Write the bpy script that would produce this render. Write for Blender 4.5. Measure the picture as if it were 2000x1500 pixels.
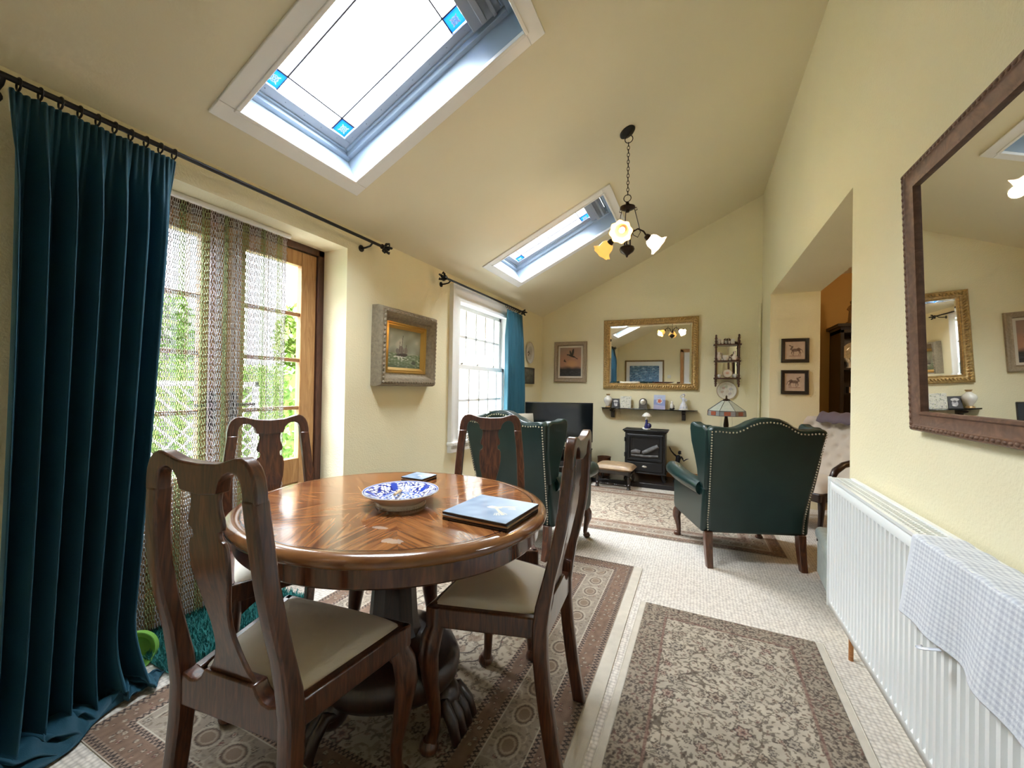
import bpy, bmesh, math, random
import numpy as np
from mathutils import Vector, Matrix, Euler
from math import pi, sin, cos, sqrt, atan2, radians

# ---------------------------------------------------------------- camera, sky, exposure
scene = bpy.context.scene
COL = scene.collection
for o in list(bpy.data.objects):
    bpy.data.objects.remove(o, do_unlink=True)

cam_data = bpy.data.cameras.new('camera')
cam_data.sensor_fit = 'HORIZONTAL'
cam_data.sensor_width = 36.0
cam_data.lens = 785.0 / 2000.0 * 36.0
cam_data.clip_start = 0.02
cam_data.clip_end = 200
camera = bpy.data.objects.new('camera', cam_data)
COL.objects.link(camera)
YAW, PITCH, ROLL, EYE = 0.43304, 0.00593, 0.01658, 1.15
_f = Vector((-sin(YAW) * cos(PITCH), cos(YAW) * cos(PITCH), sin(PITCH)))
_r0 = Vector((cos(YAW), sin(YAW), 0))
_u0 = _r0.cross(_f)
_r = _r0 * cos(ROLL) + _u0 * sin(ROLL)
_u = -_r0 * sin(ROLL) + _u0 * cos(ROLL)
_m = Matrix((_r, _u, -_f)).transposed().to_4x4()
_m.translation = (0, 0, EYE)
camera.matrix_world = _m
scene.camera = camera

world = bpy.data.worlds.new('sky')
scene.world = world
world.use_nodes = True
_bg = world.node_tree.nodes['Background']
# hazy bright sky: dim at the horizon, brilliant overhead
_nt = world.node_tree
_tc = _nt.nodes.new('ShaderNodeTexCoord')
_sx = _nt.nodes.new('ShaderNodeSeparateXYZ')
_mr = _nt.nodes.new('ShaderNodeMapRange')
_mr.interpolation_type = 'SMOOTHSTEP'
for _i, _v in zip((1, 2, 3, 4), (0.34, 0.72, 1.2, 18.0)):
    _mr.inputs[_i].default_value = _v
_nt.links.new(_tc.outputs['Generated'], _sx.inputs[0])
_nt.links.new(_sx.outputs[2], _mr.inputs[0])
_nt.links.new(_mr.outputs[0], _bg.inputs[1])
_bg.inputs[0].default_value = (0.86, 0.94, 1.0, 1)

scene.view_settings.view_transform = 'Standard'
scene.view_settings.look = 'None'
scene.view_settings.exposure = 1.95
scene.view_settings.gamma = 1.0
scene.view_settings.use_curve_mapping = False
scene.cycles.use_denoising = True
scene.cycles.use_adaptive_sampling = True
scene.cycles.adaptive_threshold = 0.06
scene.cycles.adaptive_min_samples = 16
scene.cycles.max_bounces = 9
scene.cycles.diffuse_bounces = 6
scene.cycles.glossy_bounces = 4
scene.cycles.transmission_bounces = 6
scene.cycles.transparent_max_bounces = 16
scene.cycles.sample_clamp_indirect = 8.0
scene.cycles.caustics_reflective = False
scene.cycles.caustics_refractive = False


def portal(name, centre, x_axis, normal, w, h):
    """daylight portal in an opening: emits nothing itself, only tells the renderer where the sky comes in"""
    l = bpy.data.lights.new(name, 'AREA')
    l.shape = 'RECTANGLE'
    l.size, l.size_y = w, h
    l.cycles.is_portal = True
    o = bpy.data.objects.new(name, l)
    COL.objects.link(o)
    z = -Vector(normal).normalized()
    x = Vector(x_axis).normalized()
    y = z.cross(x)
    m = Matrix((x, y, z)).transposed().to_4x4()
    m.translation = centre
    o.matrix_world = m
    return o


def lamp(name, loc, power, colour, r=0.03):
    l = bpy.data.lights.new(name, 'POINT')
    l.energy = power
    l.color = colour
    l.shadow_soft_size = r
    o = bpy.data.objects.new(name, l)
    COL.objects.link(o)
    o.location = loc
    return o


# room: metres, y runs along the room, x to the right, floor at z = 0
XL, XR, YB, YF = -2.03, 0.66, -0.6, 5.4
EAVE, SL = 2.146, 0.47
S_LEN = sqrt(1 + SL * SL)
def ceil_z(x): return EAVE + SL * (x - XL)
SKYLIGHTS = [(1.02, 1.65), (3.30, 3.955)]
SKX0, SKX1 = -1.745, -0.73
_n_in = Vector((SL, 0, -1)).normalized()
for _a, _b in SKYLIGHTS:
    _xc = (SKX0 + SKX1) / 2 - 0.13
    portal('portal_skylight', Vector((_xc, (_a + _b) / 2, ceil_z(_xc) + 0.34)), (0, 1, 0), _n_in, 0.7, 1.2)
portal('portal_door', (-2.45, 1.265, 1.02), (0, 1, 0), (1, 0, 0), 1.2, 2.0)
portal('portal_window', (-2.32, 3.71, 1.3), (0, 1, 0), (1, 0, 0), 1.2, 1.36)

# ---------------------------------------------------------------- materials
def new_mat(name):
    m = bpy.data.materials.new(name)
    m.use_nodes = True
    nt = m.node_tree
    b = nt.nodes['Principled BSDF']
    return m, nt, b

def nd(nt, kind, **kw):
    n = nt.nodes.new(kind)
    for k, v in kw.items():
        if k.startswith('i_'):
            key = k[2:]
            key = int(key) if key.isdigit() else key
            n.inputs[key].default_value = v
        else:
            setattr(n, k, v)
    return n

def ramp(nt, stops, interp='LINEAR'):
    r = nt.nodes.new('ShaderNodeValToRGB')
    r.color_ramp.interpolation = interp
    el = r.color_ramp.elements
    while len(el) < len(stops):
        el.new(0.5)
    for e, (p, c) in zip(el, stops):
        e.position = p
        e.color = (*c, 1) if len(c) == 3 else c
    return r

def coords(nt, scale=(1, 1, 1), kind='Object', rot=(0, 0, 0)):
    t = nt.nodes.new('ShaderNodeTexCoord')
    mp = nt.nodes.new('ShaderNodeMapping')
    mp.inputs['Scale'].default_value = scale
    mp.inputs['Rotation'].default_value = rot
    nt.links.new(t.outputs[kind], mp.inputs[0])
    return mp.outputs[0]

def plain(name, col, rough=0.5, metal=0.0, var=0.0, vscale=6.0, bump=0.0, bscale=80.0, coat=0.0, sheen=0.0, spec=0.5, var_col=None):
    m, nt, b = new_mat(name)
    b.inputs['Base Color'].default_value = (*col, 1)
    b.inputs['Roughness'].default_value = rough
    b.inputs['Metallic'].default_value = metal
    b.inputs['Specular IOR Level'].default_value = spec
    b.inputs['Coat Weight'].default_value = coat
    b.inputs['Coat Roughness'].default_value = 0.08
    if sheen:
        b.inputs['Sheen Weight'].default_value = sheen
        b.inputs['Sheen Roughness'].default_value = 0.35
        b.inputs['Sheen Tint'].default_value = (*[min(1, c * 4 + .1) for c in col], 1)
    v = coords(nt)
    c2 = var_col or tuple(c * (1 - var) for c in col)
    if var or var_col:
        n = nd(nt, 'ShaderNodeTexNoise', i_Scale=vscale, i_Detail=6.0)
        nt.links.new(v, n.inputs['Vector'])
        r = ramp(nt, [(0.3, c2), (0.7, col)])
        nt.links.new(n.outputs['Fac'], r.inputs[0])
        nt.links.new(r.outputs[0], b.inputs['Base Color'])
    if bump:
        n = nd(nt, 'ShaderNodeTexNoise', i_Scale=bscale, i_Detail=3.0)
        nt.links.new(v, n.inputs['Vector'])
        bp = nd(nt, 'ShaderNodeBump', i_Strength=bump, i_Distance=0.004)
        nt.links.new(n.outputs['Fac'], bp.inputs['Height'])
        nt.links.new(bp.outputs[0], b.inputs['Normal'])
    return m

def wood(name, c1, c2, scale=(14, 14, 1.6), rough=0.3, coat=0.3, dist=3.0, wscale=3.0, fine=0.35):
    m, nt, b = new_mat(name)
    v = coords(nt, scale)
    n = nd(nt, 'ShaderNodeTexNoise', i_Scale=wscale, i_Detail=8.0, i_Distortion=dist)
    nt.links.new(v, n.inputs['Vector'])
    r = ramp(nt, [(0.32, c1), (0.55, tuple((a + b_) / 2 for a, b_ in zip(c1, c2))), (0.72, c2)])
    nt.links.new(n.outputs['Fac'], r.inputs[0])
    nt.links.new(r.outputs[0], b.inputs['Base Color'])
    b.inputs['Roughness'].default_value = rough
    b.inputs['Coat Weight'].default_value = coat
    b.inputs['Coat Roughness'].default_value = 0.12
    bp = nd(nt, 'ShaderNodeBump', i_Strength=fine * 0.3, i_Distance=0.001)
    nt.links.new(n.outputs['Fac'], bp.inputs['Height'])
    nt.links.new(bp.outputs[0], b.inputs['Normal'])
    return m

def painted(name, rough=0.6, coat=0.0, bump=0.0, bscale=300.0, sheen=0.0):
    """surface whose pattern is drawn into a colour attribute of the mesh"""
    m, nt, b = new_mat(name)
    a = nd(nt, 'ShaderNodeVertexColor', layer_name='pattern')
    nt.links.new(a.outputs[0], b.inputs['Base Color'])
    b.inputs['Roughness'].default_value = rough
    b.inputs['Coat Weight'].default_value = coat
    if sheen:
        b.inputs['Sheen Weight'].default_value = sheen
    if bump:
        n = nd(nt, 'ShaderNodeTexNoise', i_Scale=bscale, i_Detail=3.0)
        nt.links.new(coords(nt), n.inputs['Vector'])
        bp = nd(nt, 'ShaderNodeBump', i_Strength=bump, i_Distance=0.004)
        nt.links.new(n.outputs['Fac'], bp.inputs['Height'])
        nt.links.new(bp.outputs[0], b.inputs['Normal'])
    return m

def glass_mat(name, tint=(1, 1, 1), refl=0.06):
    m = bpy.data.materials.new(name)
    m.use_nodes = True
    nt = m.node_tree
    nt.nodes.clear()
    out = nd(nt, 'ShaderNodeOutputMaterial')
    t = nd(nt, 'ShaderNodeBsdfTransparent')
    t.inputs[0].default_value = (*tint, 1)
    g = nd(nt, 'ShaderNodeBsdfGlossy')
    g.inputs['Roughness'].default_value = 0.02
    lw = nd(nt, 'ShaderNodeLayerWeight', i_Blend=0.5)
    pw = nd(nt, 'ShaderNodeMath', operation='POWER', i_1=4.0)
    ma = nd(nt, 'ShaderNodeMath', operation='MULTIPLY_ADD', i_1=0.5, i_2=0.025)
    nt.links.new(lw.outputs['Facing'], pw.inputs[0])
    nt.links.new(pw.outputs[0], ma.inputs[0])
    mx = nd(nt, 'ShaderNodeMixShader')
    nt.links.new(ma.outputs[0], mx.inputs[0])
    nt.links.new(t.outputs[0], mx.inputs[1])
    nt.links.new(g.outputs[0], mx.inputs[2])
    nt.links.new(mx.outputs[0], out.inputs[0])
    return m

def emit(name, col, strength):
    m, nt, b = new_mat(name)
    b.inputs['Base Color'].default_value = (*col, 1)
    b.inputs['Emission Color'].default_value = (*col, 1)
    b.inputs['Emission Strength'].default_value = strength
    return m

MT = {}
MT['wall'] = plain('cream_wall_paint', (0.83, 0.765, 0.535), 0.75, var=0.04, vscale=2.0, bump=0.6, bscale=110)
MT['ceiling'] = plain('cream_ceiling_paint', (0.78, 0.715, 0.53), 0.8, var=0.03, vscale=1.5, bump=0.1, bscale=120)
MT['ochre_wall'] = plain('ochre_wall_paint', (0.62, 0.40, 0.14), 0.8, var=0.05, bump=0.2)
MT['white'] = plain('white_gloss_paint', (0.84, 0.84, 0.83), 0.35, var=0.03, coat=0.15)
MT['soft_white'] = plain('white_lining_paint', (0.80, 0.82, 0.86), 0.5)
MT['lining'] = plain('sky_tinted_dim_lining', (0.33, 0.40, 0.48), 0.45)  # white skylight lining and frame; blue sky cast and dimming put into the colour
MT['radiator'] = plain('radiator_enamel', (0.86, 0.88, 0.88), 0.28, coat=0.2)
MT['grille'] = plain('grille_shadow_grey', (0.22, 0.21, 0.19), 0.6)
MT['mahogany'] = wood('mahogany', (0.030, 0.009, 0.005), (0.14, 0.046, 0.019), rough=0.28, coat=0.45)
MT['unit_wood'] = wood('red_brown_shelf_wood', (0.05, 0.016, 0.010), (0.13, 0.045, 0.026), rough=0.35)
MT['mahogany_dark'] = wood('dark_mahogany', (0.008, 0.003, 0.002), (0.035, 0.010, 0.006), rough=0.35, coat=0.25)
MT['honey_rim'] = wood('worn_honey_mahogany', (0.13, 0.046, 0.016), (0.29, 0.125, 0.042), scale=(3, 3, 14), rough=0.2, coat=0.6, dist=0.6)
MT['apron'] = wood('mahogany_apron', (0.05, 0.014, 0.007), (0.15, 0.045, 0.018), scale=(9, 9, 1), rough=0.22, coat=0.5)
MT['oak'] = wood('light_oak', (0.36, 0.17, 0.06), (0.55, 0.31, 0.13), scale=(10, 10, 1), rough=0.4, coat=0.2)
MT['oak_bar'] = wood('oak_bars', (0.30, 0.14, 0.06), (0.46, 0.24, 0.10), scale=(10, 3, 10), rough=0.4, coat=0.2)
MT['dark_frame'] = wood('dark_brown_door_frame', (0.05, 0.018, 0.012), (0.13, 0.05, 0.03), rough=0.4, coat=0.2)
MT['pine'] = wood('orange_pine', (0.34, 0.12, 0.03), (0.55, 0.25, 0.08), scale=(2, 12, 12), rough=0.35, coat=0.3)
MT['black_wood'] = wood('blackened_oak', (0.008, 0.006, 0.005), (0.035, 0.022, 0.016), rough=0.35, coat=0.3)
MT['iron'] = plain('black_iron', (0.012, 0.012, 0.014), 0.45, metal=0.3)
MT['stove'] = plain('matt_black_cast_iron', (0.008, 0.009, 0.011), 0.45, bump=0.1, bscale=200)
MT['bronze'] = plain('dark_bronze', (0.05, 0.032, 0.022), 0.35, metal=0.8, var=0.4)
MT['dark_metal'] = plain('dark_statue_metal', (0.018, 0.018, 0.024), 0.3, metal=0.6, var=0.3)
MT['leather'] = plain('dark_green_leather', (0.006, 0.028, 0.026), 0.32, var=0.25, vscale=9, bump=0.12, bscale=180, coat=0.12)
MT['leather_back'] = MT['leather']
MT['brass'] = plain('antique_brass_nail', (0.62, 0.56, 0.46), 0.3, metal=0.9)
MT['cream_seat'] = plain('cream_dralon', (0.80, 0.755, 0.67), 0.75, var_col=(0.74, 0.68, 0.56), vscale=3.5, bump=0.15, bscale=500, sheen=0.2)
MT['velvet'] = plain('teal_velvet', (0.004, 0.056, 0.092), 0.7, var=0.25, vscale=3, bump=0.2, bscale=400, sheen=0.8)
MT['velvet_far'] = plain('teal_curtain_cloth', (0.004, 0.070, 0.105), 0.7, var=0.2, vscale=4, bump=0.1, bscale=400, sheen=0.3)
MT['shag'] = plain('teal_shag_pile', (0.04, 0.30, 0.29), 0.8, var=0.5, vscale=25)
MT['green_plastic'] = plain('lime_green_plastic', (0.25, 0.55, 0.10), 0.35)
MT['tan_leather'] = plain('tan_hide', (0.46, 0.31, 0.18), 0.4, var=0.3, vscale=18, bump=0.2)
MT['gilt'] = plain('gilt_gesso', (0.66, 0.44, 0.17), 0.34, metal=0.4, var=0.5, vscale=60, bump=0.5, bscale=120)
MT['old_gilt'] = plain('dull_old_gilt', (0.34, 0.235, 0.10), 0.5, metal=0.35, var=0.45, vscale=40, bump=0.5, bscale=150)
MT['grey_gesso'] = plain('grey_brown_gesso', (0.33, 0.27, 0.185), 0.7, var=0.35, vscale=50, bump=0.8, bscale=160)
MT['bright_gilt'] = plain('bright_gilt_slip', (0.62, 0.38, 0.10), 0.3, metal=0.7)
MT['carved_brown'] = wood('carved_brown_frame', (0.10, 0.045, 0.025), (0.20, 0.10, 0.058), scale=(6, 6, 6), rough=0.5, coat=0.05)
MT['limed'] = wood('limed_frame', (0.30, 0.23, 0.15), (0.44, 0.35, 0.25), scale=(8, 8, 8), rough=0.6, coat=0)
MT['mount'] = plain('pale_mount_board', (0.66, 0.60, 0.50), 0.8)
MT['mirror'] = plain('mirror_silver', (0.93, 0.93, 0.90), 0.01, metal=1.0)
MT['screen'] = plain('tv_screen', (0.004, 0.005, 0.007), 0.12, coat=0.5)
MT['black_plastic'] = plain('black_plastic', (0.012, 0.012, 0.013), 0.35)
MT['slate'] = plain('black_slate', (0.018, 0.016, 0.018), 0.3, var=0.3, bump=0.1)
MT['black_glass'] = plain('black_glass_shelf', (0.01, 0.011, 0.012), 0.08, coat=0.5)
MT['china'] = plain('white_china', (0.80, 0.78, 0.73), 0.18, coat=0.4, var=0.08)
MT['china_pink'] = plain('pale_pink_china', (0.72, 0.56, 0.50), 0.2, coat=0.4, var_col=(0.80, 0.76, 0.70), vscale=60)
MT['china_blue'] = plain('blue_white_china', (0.45, 0.50, 0.66), 0.2, coat=0.4, var_col=(0.82, 0.82, 0.84), vscale=50)
MT['cobalt'] = plain('cobalt_glaze', (0.015, 0.018, 0.12), 0.15, coat=0.5)
MT['gold_trim'] = plain('gold_china_trim', (0.45, 0.30, 0.14), 0.3, metal=0.5)
MT['silver'] = plain('brushed_pewter', (0.55, 0.53, 0.50), 0.3, metal=0.8)
MT['pewter_dark'] = plain('dark_pewter', (0.20, 0.18, 0.16), 0.4, metal=0.6, var=0.4, vscale=90, bump=0.3)
MT['linen'] = plain('cream_button_back_velour', (0.62, 0.53, 0.44), 0.8, var=0.1, bump=0.1, sheen=0.2)
MT['mauve'] = plain('grey_mauve_throw', (0.16, 0.12, 0.14), 0.85)
MT['sage'] = plain('pale_sage_damask', (0.40, 0.47, 0.45), 0.65, var_col=(0.52, 0.58, 0.55), vscale=22, sheen=0.2, bump=0.1)
MT['beige_cushion'] = plain('beige_cushion_cloth', (0.52, 0.46, 0.36), 0.85, var=0.1, vscale=40)
MT['lead'] = plain('lead_came', (0.05, 0.045, 0.06), 0.5, metal=0.3)
MT['blue_tile'] = plain('blue_stained_glass', (0.10, 0.36, 0.72), 0.25)
MT['aluminium'] = plain('grey_aluminium', (0.55, 0.57, 0.60), 0.4, metal=0.4)
MT['frame_grey'] = plain('pale_grey_lacquer', (0.30, 0.32, 0.36), 0.4)
MT['glass'] = glass_mat('window_glass')
MT['green_paint'] = plain('hedge_leaf', (0.050, 0.11, 0.010), 0.6, var_col=(0.10, 0.19, 0.020), vscale=9)
MT['leaf'] = plain('tree_leaf', (0.07, 0.12, 0.015), 0.6, var_col=(0.15, 0.20, 0.03), vscale=5)
MT['paving'] = plain('pale_paving', (0.24, 0.23, 0.21), 0.8, var=0.2)
MT['lawn'] = plain('lawn', (0.07, 0.13, 0.02), 0.9, var=0.4, vscale=14)
MT['render'] = plain('pale_rendered_wall', (0.26, 0.26, 0.25), 0.9, var=0.1)
MT['roof'] = plain('grey_roof_slate', (0.22, 0.23, 0.25), 0.8, var=0.3)
MT['bark'] = plain('bark', (0.10, 0.07, 0.05), 0.9, var=0.4)
MT['switch'] = plain('white_plastic', (0.78, 0.77, 0.73), 0.4)
MT['wicker'] = plain('brown_copper_bin', (0.14, 0.06, 0.03), 0.4, metal=0.3, var=0.4, vscale=30)
MT['bone'] = plain('pale_brush_handle', (0.62, 0.42, 0.20), 0.4)
MT['picture'] = painted('painted_picture', 0.5, coat=0.15)
MT['rug'] = painted('woven_rug', 0.95, bump=0.5, bscale=350)
MT['glazed_pattern'] = painted('glazed_pattern', 0.12, coat=0.5)
MT['towel'] = painted('seersucker_towel', 0.9, bump=0.3, bscale=300)
MT['anodised'] = painted('anodised_chain', 0.35)
MT['anodised'].node_tree.nodes['Principled BSDF'].inputs['Metallic'].default_value = 0.75
MT['rug_edge'] = plain('cream_rug_binding', (0.56, 0.51, 0.43), 0.9, var=0.15, vscale=20, bump=0.3, bscale=250)


def brick_mat():
    m, nt, b = new_mat('red_brick')
    t = nd(nt, 'ShaderNodeTexBrick', i_Scale=1.0)
    t.inputs['Color1'].default_value = (0.34, 0.15, 0.09, 1)
    t.inputs['Color2'].default_value = (0.24, 0.10, 0.07, 1)
    t.inputs['Mortar'].default_value = (0.55, 0.5, 0.44, 1)
    t.inputs['Brick Width'].default_value = 0.22
    t.inputs['Row Height'].default_value = 0.075
    t.inputs['Mortar Size'].default_value = 0.01
    nt.links.new(coords(nt, rot=(pi / 2, 0, pi / 2)), t.inputs['Vector'])
    nt.links.new(t.outputs[0], b.inputs['Base Color'])
    b.inputs['Roughness'].default_value = 0.9
    return m
MT['brick'] = brick_mat()


def carpet_mat():
    """cream loop-pile carpet woven in a small basket rib"""
    m, nt, b = new_mat('cream_loop_carpet')
    v = coords(nt)
    vo = nd(nt, 'ShaderNodeTexVoronoi', i_Scale=62.0)
    vo.feature = 'F1'
    vo.inputs['Randomness'].default_value = 0.35
    nt.links.new(v, vo.inputs['Vector'])
    n = nd(nt, 'ShaderNodeTexNoise', i_Scale=30.0, i_Detail=5.0)
    nt.links.new(v, n.inputs['Vector'])
    mx = nd(nt, 'ShaderNodeMath', operation='MULTIPLY_ADD', i_1=0.5, i_2=0.0)
    nt.links.new(n.outputs['Fac'], mx.inputs[0])
    ad = nd(nt, 'ShaderNodeMath', operation='ADD')
    nt.links.new(mx.outputs[0], ad.inputs[0])
    nt.links.new(vo.outputs['Distance'], ad.inputs[1])
    r = ramp(nt, [(0.25, (0.74, 0.69, 0.63)), (0.6, (0.62, 0.57, 0.51)), (0.95, (0.42, 0.38, 0.34))])
    nt.links.new(ad.outputs[0], r.inputs[0])
    nt.links.new(r.outputs[0], b.inputs['Base Color'])
    b.inputs['Roughness'].default_value = 0.95
    bp = nd(nt, 'ShaderNodeBump', i_Strength=0.5, i_Distance=0.006)
    bp.invert = True
    nt.links.new(vo.outputs['Distance'], bp.inputs['Height'])
    nt.links.new(bp.outputs[0], b.inputs['Normal'])
    return m
MT['carpet'] = carpet_mat()


def veneer_mat():
    """book-matched flame mahogany in eight wedges with a thin dark stringing line"""
    m, nt, b = new_mat('flame_mahogany_veneer')
    L = nt.links.new
    t = nd(nt, 'ShaderNodeTexCoord')
    sp = nd(nt, 'ShaderNodeSeparateXYZ')
    L(t.outputs['Object'], sp.inputs[0])
    def mth(op, a, b_=None, c=None):
        n = nd(nt, 'ShaderNodeMath', operation=op)
        for i, q in enumerate((a, b_, c)):
            if q is None: continue
            if isinstance(q, (int, float)): n.inputs[i].default_value = q
            else: L(q, n.inputs[i])
        return n.outputs[0]
    x, y = sp.outputs[0], sp.outputs[1]
    r = mth('SQRT', mth('ADD', mth('MULTIPLY', x, x), mth('MULTIPLY', y, y)))
    th = mth('ARCTAN2', y, x)
    seg = 2 * pi / 8
    tl = mth('SUBTRACT', mth('FLOORED_MODULO', mth('ADD', th, 0.26), seg), seg / 2)
    ab = mth('ABSOLUTE', tl)
    cx = mth('MULTIPLY', r, mth('COSINE', ab))
    cy = mth('MULTIPLY', r, mth('SINE', ab))
    idx = mth('FLOOR', mth('DIVIDE', mth('ADD', th, 0.26), seg))
    cb = nd(nt, 'ShaderNodeCombineXYZ')
    L(mth('MULTIPLY', cx, 1.5), cb.inputs[0])
    L(mth('ADD', mth('MULTIPLY', cy, 21.0), mth('MULTIPLY', cx, 4.0)), cb.inputs[1])
    L(mth('MULTIPLY', idx, 0.37), cb.inputs[2])
    n = nd(nt, 'ShaderNodeTexNoise', i_Scale=2.6, i_Detail=11.0, i_Distortion=0.9)
    L(cb.outputs[0], n.inputs['Vector'])
    rp = ramp(nt, [(0.24, (0.065, 0.019, 0.008)), (0.43, (0.18, 0.060, 0.021)), (0.60, (0.30, 0.118, 0.038)), (0.80, (0.41, 0.19, 0.065))])
    L(n.outputs['Fac'], rp.inputs[0])
    ring = mth('MULTIPLY', mth('GREATER_THAN', r, 0.4630), mth('LESS_THAN', r, 0.4680))
    mix = nd(nt, 'ShaderNodeMix', data_type='RGBA')
    L(ring, mix.inputs[0])
    L(rp.outputs[0], mix.inputs[6])
    mix.inputs[7].default_value = (0.012, 0.004, 0.006, 1)
    # two pale scuffs in the polish near the front edge
    prev = mix.outputs[2]
    for sx, sy, rx, ry in ((0.190, -0.357, 0.034, 0.022), (0.111, -0.276, 0.032, 0.013)):
        dx = mth('DIVIDE', mth('SUBTRACT', x, sx), rx)
        dy = mth('DIVIDE', mth('SUBTRACT', y, sy), ry)
        d = mth('ADD', mth('MULTIPLY', dx, dx), mth('MULTIPLY', dy, dy))
        d = mth("ADD", d, mth("MULTIPLY", n.outputs["Fac"], 2.2))
        msk = mth('MULTIPLY', mth("LESS_THAN", d, 1.75), 0.45)
        m2 = nd(nt, 'ShaderNodeMix', data_type='RGBA')
        L(msk, m2.inputs[0]); L(prev, m2.inputs[6])
        m2.inputs[7].default_value = (0.60, 0.50, 0.42, 1)
        prev = m2.outputs[2]
    L(prev, b.inputs['Base Color'])
    b.inputs['Roughness'].default_value = 0.16
    b.inputs['Coat Weight'].default_value = 0.35
    b.inputs['Coat Roughness'].default_value = 0.05
    bp = nd(nt, 'ShaderNodeBump', i_Strength=0.04, i_Distance=0.001)
    L(n.outputs['Fac'], bp.inputs['Height'])
    L(bp.outputs[0], b.inputs['Coat Normal'])
    return m
MT['veneer'] = veneer_mat()


def shade_mat(name, col, e):
    """frosted glass lamp shade lit by the bulb inside it"""
    m, nt, b = new_mat(name)
    b.inputs['Base Color'].default_value = (*col, 1)
    b.inputs['Roughness'].default_value = 0.4
    b.inputs['Emission Color'].default_value = (*col, 1)
    b.inputs['Emission Strength'].default_value = e
    return m
MT['shade_amber'] = shade_mat('amber_glass_lit', (1.0, 0.52, 0.12), 0.24)
MT['shade_white'] = shade_mat('frosted_glass_lit', (1.0, 0.80, 0.66), 0.42)
MT['bulb'] = emit('lit_bulb', (1.0, 0.78, 0.42), 2.4)

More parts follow.
